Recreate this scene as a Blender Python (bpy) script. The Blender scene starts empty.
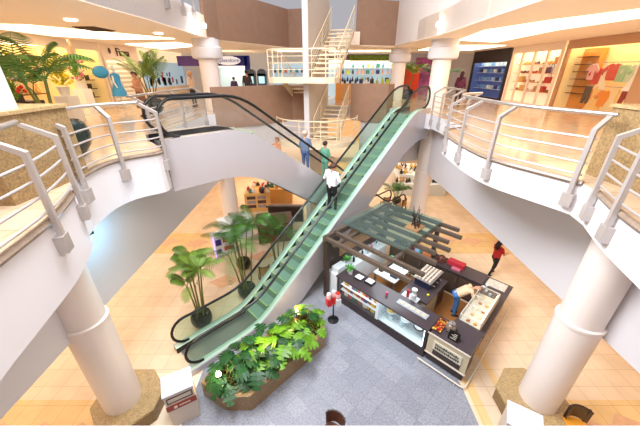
import bpy, bmesh, math, random
import numpy as np
from mathutils import Vector, Matrix, Euler
random.seed(7)
PI = math.pi
R2 = math.sqrt(0.5)
sc = bpy.context.scene
C = sc.collection

# ------------------------------------------------------------------ materials
def lin(c):
    return tuple(((x/255.)/12.92 if x/255. <= .04045 else ((x/255.+.055)/1.055)**2.4) for x in c)
MATS = {}
def mat(name, rgb, rough=.5, metal=0., emit=0., ecol=None, trans=0., alpha=1., noise=0., nscale=6., ior=1.45, spec=None, bump=0.):
    if name in MATS: return MATS[name]
    m = bpy.data.materials.new(name); m.use_nodes = True
    nt = m.node_tree; b = nt.nodes['Principled BSDF']
    c = lin(rgb)
    b.inputs['Base Color'].default_value = (*c, 1)
    b.inputs['Roughness'].default_value = rough
    b.inputs['Metallic'].default_value = metal
    b.inputs['IOR'].default_value = ior
    if spec is not None: b.inputs['Specular IOR Level'].default_value = spec
    if emit:
        b.inputs['Emission Color'].default_value = (*(lin(ecol) if ecol else c), 1)
        b.inputs['Emission Strength'].default_value = emit
    if trans: b.inputs['Transmission Weight'].default_value = trans
    if alpha < 1: b.inputs['Alpha'].default_value = alpha
    if noise or bump:
        tc = nt.nodes.new('ShaderNodeTexCoord'); n = nt.nodes.new('ShaderNodeTexNoise')
        n.inputs['Scale'].default_value = nscale; n.inputs['Detail'].default_value = 5
        nt.links.new(tc.outputs['Object'], n.inputs['Vector'])
        if noise:
            r = nt.nodes.new('ShaderNodeValToRGB')
            r.color_ramp.elements[0].position = .3; r.color_ramp.elements[1].position = .7
            r.color_ramp.elements[0].color = (*[max(0, x*(1-noise)) for x in c], 1)
            r.color_ramp.elements[1].color = (*[min(1, x*(1+noise)) for x in c], 1)
            nt.links.new(n.outputs['Fac'], r.inputs['Fac']); nt.links.new(r.outputs['Color'], b.inputs['Base Color'])
        if bump:
            bp = nt.nodes.new('ShaderNodeBump'); bp.inputs['Strength'].default_value = bump
            nt.links.new(n.outputs['Fac'], bp.inputs['Height']); nt.links.new(bp.outputs['Normal'], b.inputs['Normal'])
    MATS[name] = m
    return m

def tile_mat(name, c1, c2, mortar, size, rot=0., rough=.25, speck=0., ms=.008):
    m = bpy.data.materials.new(name); m.use_nodes = True; nt = m.node_tree; b = nt.nodes['Principled BSDF']
    tc = nt.nodes.new('ShaderNodeTexCoord'); mp = nt.nodes.new('ShaderNodeMapping'); br = nt.nodes.new('ShaderNodeTexBrick')
    mp.inputs['Rotation'].default_value = (0, 0, rot)
    nt.links.new(tc.outputs['Object'], mp.inputs['Vector']); nt.links.new(mp.outputs['Vector'], br.inputs['Vector'])
    br.offset = 0; br.squash = 1
    br.inputs['Color1'].default_value = (*lin(c1), 1); br.inputs['Color2'].default_value = (*lin(c2), 1)
    br.inputs['Mortar'].default_value = (*lin(mortar), 1)
    br.inputs['Scale'].default_value = 1; br.inputs['Brick Width'].default_value = size; br.inputs['Row Height'].default_value = size
    br.inputs['Mortar Size'].default_value = ms; br.inputs['Mortar Smooth'].default_value = .3
    n = nt.nodes.new('ShaderNodeTexNoise'); n.inputs['Scale'].default_value = 22 if speck else 1.5; n.inputs['Detail'].default_value = 8
    nt.links.new(tc.outputs['Object'], n.inputs['Vector'])
    mx = nt.nodes.new('ShaderNodeMix'); mx.data_type = 'RGBA'; mx.blend_type = 'MULTIPLY'
    rr = nt.nodes.new('ShaderNodeValToRGB'); lo = 1-(speck or .12)
    rr.color_ramp.elements[0].position = .35; rr.color_ramp.elements[1].position = .65
    rr.color_ramp.elements[0].color = (lo, lo, lo, 1); rr.color_ramp.elements[1].color = (1, 1, 1, 1)
    nt.links.new(n.outputs['Fac'], rr.inputs['Fac'])
    mx.inputs[0].default_value = 1
    nt.links.new(br.outputs['Color'], mx.inputs[6]); nt.links.new(rr.outputs['Color'], mx.inputs[7])
    nt.links.new(mx.outputs[2], b.inputs['Base Color']); b.inputs['Roughness'].default_value = rough
    MATS[name] = m
    return m

def stripe_mat(name, c1, c2, scale, axis='X', rough=.4, metal=0., ratio=.5):
    m = bpy.data.materials.new(name); m.use_nodes = True; nt = m.node_tree; b = nt.nodes['Principled BSDF']
    tc = nt.nodes.new('ShaderNodeTexCoord'); w = nt.nodes.new('ShaderNodeTexWave')
    w.bands_direction = axis; w.inputs['Scale'].default_value = scale
    r = nt.nodes.new('ShaderNodeValToRGB'); r.color_ramp.interpolation = 'CONSTANT'
    r.color_ramp.elements[1].position = ratio
    r.color_ramp.elements[0].color = (*lin(c1), 1); r.color_ramp.elements[1].color = (*lin(c2), 1)
    nt.links.new(tc.outputs['Object'], w.inputs['Vector']); nt.links.new(w.outputs['Fac'], r.inputs['Fac'])
    nt.links.new(r.outputs['Color'], b.inputs['Base Color']); b.inputs['Roughness'].default_value = rough; b.inputs['Metallic'].default_value = metal
    MATS[name] = m
    return m

def glass_mat(name, rgb, a=.25, rough=.03):
    """thin architectural glass: mostly transparent, tinted, with a fresnel sheen"""
    m = bpy.data.materials.new(name); m.use_nodes = True; nt = m.node_tree
    for n in list(nt.nodes): nt.nodes.remove(n)
    o = nt.nodes.new('ShaderNodeOutputMaterial'); t = nt.nodes.new('ShaderNodeBsdfTransparent'); g = nt.nodes.new('ShaderNodeBsdfGlossy')
    d = nt.nodes.new('ShaderNodeBsdfDiffuse'); mx = nt.nodes.new('ShaderNodeMixShader'); m2 = nt.nodes.new('ShaderNodeMixShader')
    lw = nt.nodes.new('ShaderNodeLayerWeight'); lw.inputs['Blend'].default_value = .5
    fr = nt.nodes.new('ShaderNodeMath'); fr.operation = 'POWER'; fr.inputs[1].default_value = 4.5
    f2 = nt.nodes.new('ShaderNodeMath'); f2.operation = 'MULTIPLY_ADD'; f2.inputs[1].default_value = .45; f2.inputs[2].default_value = .03
    nt.links.new(lw.outputs['Facing'], fr.inputs[0]); nt.links.new(fr.outputs[0], f2.inputs[0]); fr = f2
    c = lin(rgb)
    t.inputs['Color'].default_value = (*c, 1); d.inputs['Color'].default_value = (*c, 1)
    g.inputs['Roughness'].default_value = rough; g.inputs['Color'].default_value = (1, 1, 1, 1)
    mx.inputs[0].default_value = a
    nt.links.new(t.outputs[0], mx.inputs[1]); nt.links.new(d.outputs[0], mx.inputs[2])
    nt.links.new(fr.outputs[0], m2.inputs[0]); nt.links.new(mx.outputs[0], m2.inputs[1]); nt.links.new(g.outputs[0], m2.inputs[2])
    nt.links.new(m2.outputs[0], o.inputs['Surface'])
    MATS[name] = m
    return m

WHITE = mat('white_plaster', (222, 218, 221), .6)
WHITE2 = mat('white_column_paint', (240, 228, 220), .45)
CEIL = mat('cream_ceiling', (246, 230, 214), .7, emit=.13, ecol=(255, 210, 160))  # weak warm emission added to brighten the ceiling, not a lamp
BROWN = mat('brown_cladding', (158, 124, 102), .35, noise=.06, nscale=3)
GRANITE = mat('brown_granite', (150, 124, 86), .3, noise=.35, nscale=30)
CURB = mat('grey_stone_curb', (140, 122, 106), .35, noise=.2, nscale=20)
STEEL = mat('brushed_steel', (196, 192, 190), .28, .85)
STEELP = mat('satin_grey_paint', (182, 174, 170), .35, .35)
PANEL = mat('escalator_silver_panel', (192, 188, 193), .22, .25)
CREAMP = mat('cream_painted_steel', (240, 222, 190), .4)
BLACK = mat('black_rubber', (14, 14, 14), .35)
DARKW = mat('dark_brown_wood', (62, 46, 38), .4, noise=.15, nscale=5)
DARK = mat('dark_grey_laminate', (48, 42, 42), .3)
GREENDECK = mat('pale_green_deck', (200, 226, 212), .15, .2)
LEAF = mat('palm_leaf_green', (62, 104, 34), .45, noise=.35, nscale=9)
LEAF2 = mat('bright_leaf_green', (98, 146, 28), .4, noise=.45, nscale=5)
LEAF3 = mat('deep_leaf_green', (32, 78, 34), .4, noise=.4, nscale=5)
STEMG = mat('palm_stem', (110, 112, 50), .6)
SOIL = mat('dark_soil', (50, 36, 24), .9, noise=.3, nscale=20)
WOODY = mat('light_beech_wood', (206, 150, 82), .45, noise=.12, nscale=4)
FLOORB = tile_mat('beige_marble_tiles', (240, 216, 186), (236, 210, 178), (216, 184, 148), .5)
FLOORY = tile_mat('amber_marble_tiles', (240, 204, 146), (236, 198, 138), (212, 170, 112), .5)
FLOORG = tile_mat('grey_granite_tiles', (162, 164, 174), (146, 149, 160), (140, 142, 152), .42, PI/4, .22, speck=.28)
FLOORT = mat('terracotta_inlay', (226, 178, 140), .25, noise=.08)
FLOORC = mat('cream_stone_strip', (244, 228, 200), .25, noise=.05)
FLOOR2M = tile_mat('cream_gallery_tiles', (216, 192, 166), (212, 184, 152), (186, 154, 122), .6, 0, .12)
WOODFLOOR = stripe_mat('oak_plank_floor', (176, 118, 62), (150, 96, 48), 6, 'X')
GLASS = glass_mat('clear_glass', (250, 252, 251), .015)
GGREEN = glass_mat('green_tinted_glass', (214, 238, 226), .03)
GTEAL = glass_mat('teal_canopy_glass', (190, 222, 216), .08)
GSMOKE = glass_mat('smoked_glass', (190, 180, 165), .18)

# ------------------------------------------------------------------ mesh builder
class MB:
    def __init__(s, xf=None):
        s.v = []; s.f = []; s.mi = []; s.xf = xf; s.cur = 0
    def _add(s, vs, fs):
        o = len(s.v)
        for p in vs:
            s.v.append(tuple(s.xf(*p)) if s.xf else tuple(p))
        for f in fs:
            s.f.append([o+i for i in f]); s.mi.append(s.cur)
        return s
    def box(s, x0, x1, y0, y1, z0, z1):
        return s._add([(x0,y0,z0),(x1,y0,z0),(x1,y1,z0),(x0,y1,z0),(x0,y0,z1),(x1,y0,z1),(x1,y1,z1),(x0,y1,z1)],
                      [(0,3,2,1),(4,5,6,7),(0,1,5,4),(1,2,6,5),(2,3,7,6),(3,0,4,7)])
    def cbox(s, c, sz, rz=0., rx=0., ry=0.):
        M = Euler((rx, ry, rz)).to_matrix(); c = Vector(c)
        vs = [c + M @ Vector((a*sz[0]/2, b*sz[1]/2, d*sz[2]/2)) for d in (-1, 1) for a, b in ((-1,-1),(1,-1),(1,1),(-1,1))]
        return s._add(vs, [(0,3,2,1),(4,5,6,7),(0,1,5,4),(1,2,6,5),(2,3,7,6),(3,0,4,7)])
    def prism(s, poly, z0, z1):
        n = len(poly); vs = [(p[0], p[1], z0) for p in poly] + [(p[0], p[1], z1) for p in poly]
        return s._add(vs, [tuple(range(n))[::-1], tuple(range(n, 2*n))] + [(i, (i+1) % n, n+(i+1) % n, n+i) for i in range(n)])
    def hull2(s, A, B):
        """two matching 3D outlines joined by side faces"""
        n = len(A)
        return s._add(list(A)+list(B), [tuple(range(n))[::-1], tuple(range(n, 2*n))] + [(i, (i+1) % n, n+(i+1) % n, n+i) for i in range(n)])
    def face(s, pts): return s._add(pts, [tuple(range(len(pts)))])
    def tube(s, path, r, n=8, closed=False, cap=True):
        P = [Vector(p) for p in path]; m = len(P); rr = r if isinstance(r, (list, tuple)) else [r]*m
        vs = []; up = None
        for i in range(m):
            if closed: t = P[(i+1) % m]-P[i-1]
            else: t = (P[min(i+1, m-1)]-P[max(i-1, 0)])
            t = t.normalized() if t.length > 1e-9 else Vector((0, 0, 1))
            if up is None:
                up = Vector((0, 0, 1)) if abs(t.z) < .9 else Vector((1, 0, 0))
            a = t.cross(up)
            if a.length < 1e-6: a = t.cross(Vector((0, 1, .1)))
            a.normalize(); b = a.cross(t).normalized(); up = b
            for k in range(n):
                an = 2*PI*k/n
                vs.append(P[i] + (a*math.cos(an)+b*math.sin(an))*rr[i])
        fs = []
        for i in range(m if closed else m-1):
            j = (i+1) % m
            for k in range(n):
                k2 = (k+1) % n
                fs.append((i*n+k, i*n+k2, j*n+k2, j*n+k))
        if cap and not closed:
            fs.append(tuple(range(n))[::-1]); fs.append(tuple(range((m-1)*n, m*n)))
        return s._add(vs, fs)
    def lathe(s, prof, c=(0, 0, 0), n=24):
        vs = []; m = len(prof)
        for r, z in prof:
            for k in range(n):
                a = 2*PI*k/n; vs.append((c[0]+r*math.cos(a), c[1]+r*math.sin(a), c[2]+z))
        fs = [(i*n+k, i*n+(k+1) % n, (i+1)*n+(k+1) % n, (i+1)*n+k) for i in range(m-1) for k in range(n)]
        fs += [tuple(range(n))[::-1], tuple(range((m-1)*n, m*n))]
        return s._add(vs, fs)
    def cyl(s, c, r, z0, z1, n=20): return s.lathe([(r, z0), (r, z1)], (c[0], c[1], 0), n)
    def ball(s, c, rx, ry=None, rz=None, n=12, m=8):
        ry = ry or rx; rz = rz or rx; vs = [(c[0], c[1], c[2]-rz)]
        for i in range(1, m):
            t = PI*i/m
            for k in range(n):
                a = 2*PI*k/n; vs.append((c[0]+rx*math.sin(t)*math.cos(a), c[1]+ry*math.sin(t)*math.sin(a), c[2]-rz*math.cos(t)))
        vs.append((c[0], c[1], c[2]+rz)); L = len(vs)-1; fs = []
        for k in range(n):
            fs.append((0, 1+(k+1) % n, 1+k)); fs.append((L, 1+(m-2)*n+k, 1+(m-2)*n+(k+1) % n))
        for i in range(m-2):
            for k in range(n):
                a = 1+i*n; fs.append((a+k, a+(k+1) % n, a+n+(k+1) % n, a+n+k))
        return s._add(vs, fs)
    def build(s, name, m, parent=None, smooth=False, loc=(0, 0, 0), recalc=True):
        o0 = Vector(loc)
        if parent is not None:
            o0 = Vector((0, 0, 0)); q = parent
            while q is not None: o0 += q.location; q = q.parent
        me = bpy.data.meshes.new(name)
        me.from_pydata([tuple(Vector(p)-o0) for p in s.v], [], s.f)
        for mm in (m if isinstance(m, (list, tuple)) else [m]): me.materials.append(mm)
        for p, i in zip(me.polygons, s.mi): p.material_index = i; p.use_smooth = smooth
        if recalc:
            bm = bmesh.new(); bm.from_mesh(me); bmesh.ops.recalc_face_normals(bm, faces=bm.faces); bm.to_mesh(me); bm.free()
        if smooth: me.set_sharp_from_angle(angle=math.radians(40))
        me.update()
        o = bpy.data.objects.new(name, me); C.objects.link(o)
        if parent is not None: o.parent = parent
        else: o.location = o0
        return o

def tag(o, label=None, cat=None, group=None, kind=None):
    if label: o['label'] = label
    if cat: o['category'] = cat
    if group: o['group'] = group
    if kind: o['kind'] = kind
    return o
def thing(name, label, cat, loc=(0, 0, 0), group=None, kind=None):
    o = bpy.data.objects.new(name, None); o.empty_display_size = .2; C.objects.link(o); o.location = loc
    return tag(o, label, cat, group, kind)
def struct(name, mb, m, label=None, cat=None, smooth=False):
    return tag(mb.build(name, m, smooth=smooth), label, cat, kind='structure')
def dup(root, loc, rz=0., label=None, group=None, scale=None, cat=None):
    r = root.copy(); C.objects.link(r); r.location = loc; r.rotation_euler = (0, 0, rz)
    if scale: r.scale = (scale,)*3
    if label: r['label'] = label
    if cat: r['category'] = cat
    if group: r['group'] = group
    for ch in list(root.children):
        c = ch.copy(); C.objects.link(c); c.parent = r
        for g in ch.children:
            d = g.copy(); C.objects.link(d); d.parent = c
    return r
def smoothpoly(P, k=4):
    out = []
    for i in range(len(P)-1):
        p0 = P[max(i-1, 0)]; p1 = P[i]; p2 = P[i+1]; p3 = P[min(i+2, len(P)-1)]
        for j in range(k):
            t = j/k
            out.append(tuple(.5*((2*p1[a])+(-p0[a]+p2[a])*t+(2*p0[a]-5*p1[a]+4*p2[a]-p3[a])*t*t+(-p0[a]+3*p1[a]-3*p2[a]+p3[a])*t**3) for a in range(len(p1))))
    out.append(tuple(P[-1])); return out

def area(name, loc, sx_, sy_, power, col, rot=(0, 0, 0)):
    l = bpy.data.lights.new(name, 'AREA'); l.shape = 'RECTANGLE'; l.size = sx_; l.size_y = sy_; l.energy = power; l.color = col
    o = bpy.data.objects.new(name, l); C.objects.link(o); o.location = loc; o.rotation_euler = rot; return o

def text(s, size, loc, rot, m, parent, name='lettering', ext=.01, align='CENTER'):
    cu = bpy.data.curves.new(name, 'FONT'); cu.body = s; cu.size = size; cu.extrude = ext; cu.align_x = align; cu.align_y = 'CENTER'
    tmp = bpy.data.objects.new(name, cu); C.objects.link(tmp)
    dg = bpy.context.evaluated_depsgraph_get(); me = bpy.data.meshes.new_from_object(tmp.evaluated_get(dg))
    bpy.data.objects.remove(tmp)
    me.materials.clear(); me.materials.append(m)
    me.transform(Matrix.Translation(loc) @ Euler(rot).to_matrix().to_4x4())
    if parent is not None:
        o0 = Vector((0, 0, 0)); q = parent
        while q is not None: o0 += q.location; q = q.parent
        me.transform(Matrix.Translation(-o0))
    o = bpy.data.objects.new(name, me); C.objects.link(o); o.parent = parent
    return o

# ================================================================== SETTING
# ---- ground floor
def poly_plane(pts, z): 
    mb = MB(); mb.face([(p[0], p[1], z) for p in pts]); return mb
mb = MB(); mb.box(-16, 17, -6, 30, -.2, 0); struct('floor', mb, FLOORB, 'beige marble tiled ground floor of the mall', 'floor')
mb = MB()
mb.face([(-3.35, -2, .004), (3.85, -2, .004), (3.85, 5.0, .004), (3.4, 9.0, .004), (1.2, 11.0, .004), (-1.0, 9.2, .004), (-3.35, 5.9, .004)])
struct('floor_grey', mb, FLOORG, 'grey granite floor area in the middle of the atrium', 'floor')
mb = MB()
for x in (-16, 4.95):
    mb.face([(x, 2.7, .004), (x+11.1 if x < 0 else 17, 2.7, .004), (x+11.1 if x < 0 else 17, 4.64, .004), (x, 4.64, .004)])
    mb.face([(x, 11.4, .004), (x+11.5 if x < 0 else 17, 11.4, .004), (x+11.5 if x < 0 else 17, 13.3, .004), (x, 13.3, .004)])
mb.face([(4.75, 4.0, .005), (4.95, 4.0, .005), (4.95, 6.6, .005), (4.75, 6.6, .005)])
mb.face([(3.95, 2.0, .005), (4.2, 2.0, .005), (4.2, 5.2, .005), (3.95, 5.2, .005)])
struct('floor_amber', mb, FLOORY, 'amber stone bands crossing the ground floor', 'floor')
mb = MB()
def diam(cx, cy, a=.62, b=.42): mb.face([(cx-a, cy-b*.2, .009), (cx, cy-b, .009), (cx+a, cy+b*.2, .009), (cx, cy+b, .009)])
for cx, cy in ((7.6, 12.5), (6.4, 12.6), (9.2, 12.4), (-6.1, 12.3), (-7.6, 12.4), (-6.7, 3.7), (-5.8, 3.7), (-7.7, 3.7), (7.4, 3.9), (8.4, 3.9), (6.5, 3.8), (-3.9, 9.4), (-2.7, 11.2)):
    diam(cx, cy)
struct('floor_inlay', mb, FLOORT, 'terracotta diamond inlays in the amber floor bands', 'floor')
mb = MB()
mb.face([(-5.4, 2, .006), (-3.35, 2, .006), (-3.35, 5.35, .006), (-5.3, 5.4, .006)])
struct('floor_cream', mb, FLOORC, 'cream stone strip beside the front planter', 'floor')

# ---- floor 2 outline
EL = smoothpoly([(-2.4, .35), (-2.75, .9), (-3.05, 1.8), (-3.2, 2.4), (-3.4, 3.2), (-3.65, 3.8), (-3.85, 4.2)], 4)
EL2 = smoothpoly([(-4.25, 4.8), (-4.37, 5.6), (-4.22, 6.15), (-3.75, 6.6), (-3.78, 6.95)], 4)
ER = smoothpoly([(3.1, .35), (3.35, 1.2), (3.6, 2.2), (3.85, 3.05), (4.05, 3.6), (4.33, 4.2)], 4)
ER2 = smoothpoly([(4.42, 4.6), (4.3, 4.85), (4.0, 5.4), (3.78, 5.85), (3.64, 6.4), (3.62, 7.25), (3.69, 8.3), (3.8, 9.0), (4.2, 9.6), (4.9, 10.0)], 4)
def two_tone_slab(name, poly, z0, z1, top, side, label, cat='floor'):
    m = MB(); m.prism(poly, z0, z1); m.mi = [1 if i == 1 else 0 for i in range(len(m.f))]
    o = m.build(name, [side, top]); return tag(o, label, cat, kind='structure')
LX, RX = -11.3, 11.6
two_tone_slab('floor_gallery_left', EL+[(-4.1, 4.4)]+EL2+[(-4.55, 7.85), (-4.9, 8.5), (-4.9, 13.2), (LX-4, 13.2), (LX-4, .35)][0:5], 5.05, 6.0, FLOOR2M, WHITE, 'left gallery slab with white fascia on the upper floor')
two_tone_slab('floor_gallery_right', ER+ER2+[(4.9, 13.3), (RX+4, 13.3), (RX+4, .35)], 5.42, 6.0, FLOOR2M, WHITE, 'right gallery slab with white fascia on the upper floor')
two_tone_slab('floor_gallery_front', [(LX-4, -3), (RX+4, -3), (RX+4, .35), (LX-4, .35)], 5.42, 6.0, FLOOR2M, WHITE, 'near gallery slab under the viewer')
two_tone_slab('floor_gallery_back', [(LX-4, 13.2), (-4.9, 13.2), (-4.5, 13.6), (-1.4, 16.2), (-1.2, 17.35), (1.85, 17.0), (1.85, 16.75), (3.5, 15.75), (4.1, 15.3), (4.35, 14.45), (4.9, 13.3), (RX+4, 13.3), (RX+4, 26), (LX-4, 26)], 5.35, 6.0, FLOOR2M, WHITE, 'rear gallery slab behind the atrium')
# white deep walls below the galleries
mb = MB(); mb.box(-5.6, -4.9, -3, 15.0, 2.9, 5.05); struct('wall_left', mb, WHITE, 'white wall under the left gallery', 'wall')
mb = MB(); mb.prism([(5.65, -3), (6.4, -3), (6.4, 13), (5.9, 16), (5.5, 16), (5.65, 12)], 2.9, 5.42); struct('wall_right', mb, WHITE, 'white wall under the right gallery', 'wall')
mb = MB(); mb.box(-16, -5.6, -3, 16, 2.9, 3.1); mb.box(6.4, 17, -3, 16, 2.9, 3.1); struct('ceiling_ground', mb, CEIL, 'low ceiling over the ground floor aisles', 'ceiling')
mb = MB(); mb.box(-16, 17, -6.2, -6, -.2, 14); struct('wall_front', mb, WHITE, 'wall behind the viewer', 'wall')
# stone curbs on the gallery edges
def curb(edge, z=6.0):
    m = MB(); n = len(edge)
    m.tube([(p[0], p[1], z+.015) for p in edge], .045, 6); return m
mbc = MB()
for e in (EL, EL2, ER, ER2): mbc.tube([(p[0], p[1], 6.0) for p in e], .05, 6)
struct('trim_1', mbc, CURB, 'brown stone curb along the gallery edges', 'trim')

# ---- outer shop walls on floor 2, back walls
mb = MB(); mb.box(-11.5, -11.3, -3, 9.4, 6, 9); mb.box(-11.5, -11.0, 9.4, 9.9, 6, 9); mb.box(-16, -15.8, -3, 26, 6, 9)
struct('wall_gallery_left', mb, mat('warm_wall', (246, 230, 204), .6), 'warm cream wall behind the left gallery shops', 'wall')
mb = MB(); mb.box(15.8, 16, -3, 26, 6, 9); mb.box(11.6, 11.8, -3, 9.0, 6, 9)
struct('wall_gallery_right', mb, MATS['warm_wall'], 'warm cream wall behind the right gallery shops', 'wall')
mb = MB(); mb.box(-16, 16, 26, 26.2, 5, 9); struct('wall_back', mb, mat('pale_back_wall', (226, 226, 232), .6), 'pale wall closing the rear of the upper floor', 'wall')
mb = MB(); mb.box(-16, 17, 24, 24.2, 0, 5.4); struct('wall_back_ground', mb, mat('orange_back_wall', (240, 212, 176), .6), 'warm wall closing the rear of the ground floor', 'wall')
mb = MB(); mb.box(-16.2, -16, -6, 26, 0, 14); mb.box(17, 17.2, -6, 26, 0, 14); struct('wall_sides', mb, MATS['warm_wall'], 'outer walls of the mall', 'wall')

# ---- floor 3
Z3, Z3T = 8.95, 9.75
def coffer(poly, z0, z1): m = MB(); m.prism(poly, z0, z1); return m
f3l = smoothpoly([(-2.2, -.5), (-3.4, 1.5), (-4.4, 4.0), (-4.75, 7.0), (-4.68, 9.5), (-4.75, 13.2)], 3)
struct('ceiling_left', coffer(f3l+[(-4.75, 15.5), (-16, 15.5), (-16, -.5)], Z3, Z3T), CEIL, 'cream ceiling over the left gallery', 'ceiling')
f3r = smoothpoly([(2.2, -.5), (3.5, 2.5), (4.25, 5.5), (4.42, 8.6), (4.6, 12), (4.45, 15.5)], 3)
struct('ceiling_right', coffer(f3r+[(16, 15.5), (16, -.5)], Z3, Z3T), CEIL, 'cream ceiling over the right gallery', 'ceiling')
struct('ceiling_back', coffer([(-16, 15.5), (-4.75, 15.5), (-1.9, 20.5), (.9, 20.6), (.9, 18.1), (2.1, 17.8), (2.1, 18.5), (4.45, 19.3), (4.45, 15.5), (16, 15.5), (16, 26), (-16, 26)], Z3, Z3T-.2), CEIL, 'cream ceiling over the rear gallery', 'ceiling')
def wallstrip(pts, t, z0, z1):
    m = MB()
    for i in range(len(pts)-1):
        a = Vector((*pts[i], 0)); b = Vector((*pts[i+1], 0)); d = (b-a).normalized(); n = Vector((-d.y, d.x, 0))*t
        m.prism([tuple(a)[:2], tuple(b)[:2], tuple(b+n)[:2], tuple(a+n)[:2]], z0, z1)
    return m
struct('wall_upper_fascia_left', wallstrip(f3l, .12, Z3+.02, 9.85), WHITE, 'white curved fascia of the top floor, left side', 'wall')
struct('wall_upper_fascia_right', wallstrip(f3r+[(4.3, 19.3)], -.15, Z3+.02, 11.4), mat('off_white_fascia', (226, 214, 206), .6), 'tall off-white fascia of the top floor, right side', 'wall')
struct('wall_parapet_top_left', wallstrip([(-4.72, 14.2), (-4.6, 15.6), (-1.9, 20.5), (-.75, 20.2)], .15, Z3+.05, 10.95), BROWN, 'brown parapet of the top floor, left of the stairs', 'parapet')
struct('wall_parapet_top_right', wallstrip([(2.0, 18.45), (4.35, 19.2)], .15, Z3+.05, 11.1), BROWN, 'brown parapet of the top floor, right of the stairs', 'parapet')
struct('wall_parapet_left', wallstrip([(-4.65, 13.45), (-1.45, 16.15), (-.75, 16.35)], .14, 5.3, 7.08), BROWN, 'brown parapet of the rear gallery, left of the stairs', 'parapet')
struct('wall_parapet_right', wallstrip([(1.62, 16.45), (3.35, 15.4), (3.75, 15.9)], .14, 5.3, 7.12), BROWN, 'brown parapet of the rear gallery, right of the stairs', 'parapet')
struct('wall_lower_band_left', wallstrip(smoothpoly([(-4.9, 12.6), (-4.0, 14.0), (-2.8, 15.2), (-1.4, 16.1), (-.6, 16.4)], 4), .12, 4.1, 5.35), WHITE, 'white curved fascia below the left brown parapet', 'wall')
struct('wall_lower_band_right', wallstrip([(2.2, 16.35), (3.2, 15.6), (4.4, 14.9), (5.4, 15.4)], .12, 3.4, 5.35), WHITE, 'white fascia below the right brown parapet', 'wall')
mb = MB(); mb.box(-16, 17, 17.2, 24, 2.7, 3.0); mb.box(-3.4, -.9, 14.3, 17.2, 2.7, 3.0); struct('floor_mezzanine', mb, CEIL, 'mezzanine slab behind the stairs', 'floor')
mb = MB(); mb.box(-5, 5.5, 21.9, 22.1, 3.0, 5.35); struct('wall_mezzanine', mb, mat('glowing_orange_wall', (250, 206, 150), .6, emit=.15), 'warm lit wall of the mezzanine behind the stairs', 'wall')  # emission puts the warm light into the wall colour itself

# ---- columns
def column(x, y, label, cap=True, r=.44, top=9.0, r2=.41):
    t = thing('column', label, 'column', (x, y, 0), kind='structure')
    if not cap: r, r2, top = .405, .375, 12.
    zr = 2.9 if cap else 3.08
    m = MB(); m.lathe([(r, 0), (r, zr-.04), (r+.02, zr-.02), (r+.02, zr+.04), (r2, zr+.06), (r2, top)], (x, y, 0), 40); m.build('shaft', WHITE2, t, smooth=True)
    if cap:
        m = MB(); m.lathe([(r2, 8.15), (.62, 8.2), (.66, 8.3), (.66, 8.62), (.58, 8.66), (.58, 8.95)], (x, y, 0), 32); m.build('capital', WHITE, t, smooth=True)
    return t
column(-4.85, 4.4, 'front left white column standing in a granite bench', False)
column(5.38, 4.42, 'front right white column standing in a granite bench', False)
column(-5.05, 14.8, 'rear left white column beside the brown parapet')
column(5.55, 14.9, 'rear right white column beside the escalator top')
column(4.95, 20.4, 'farthest white column near the red shop panel')

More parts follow.
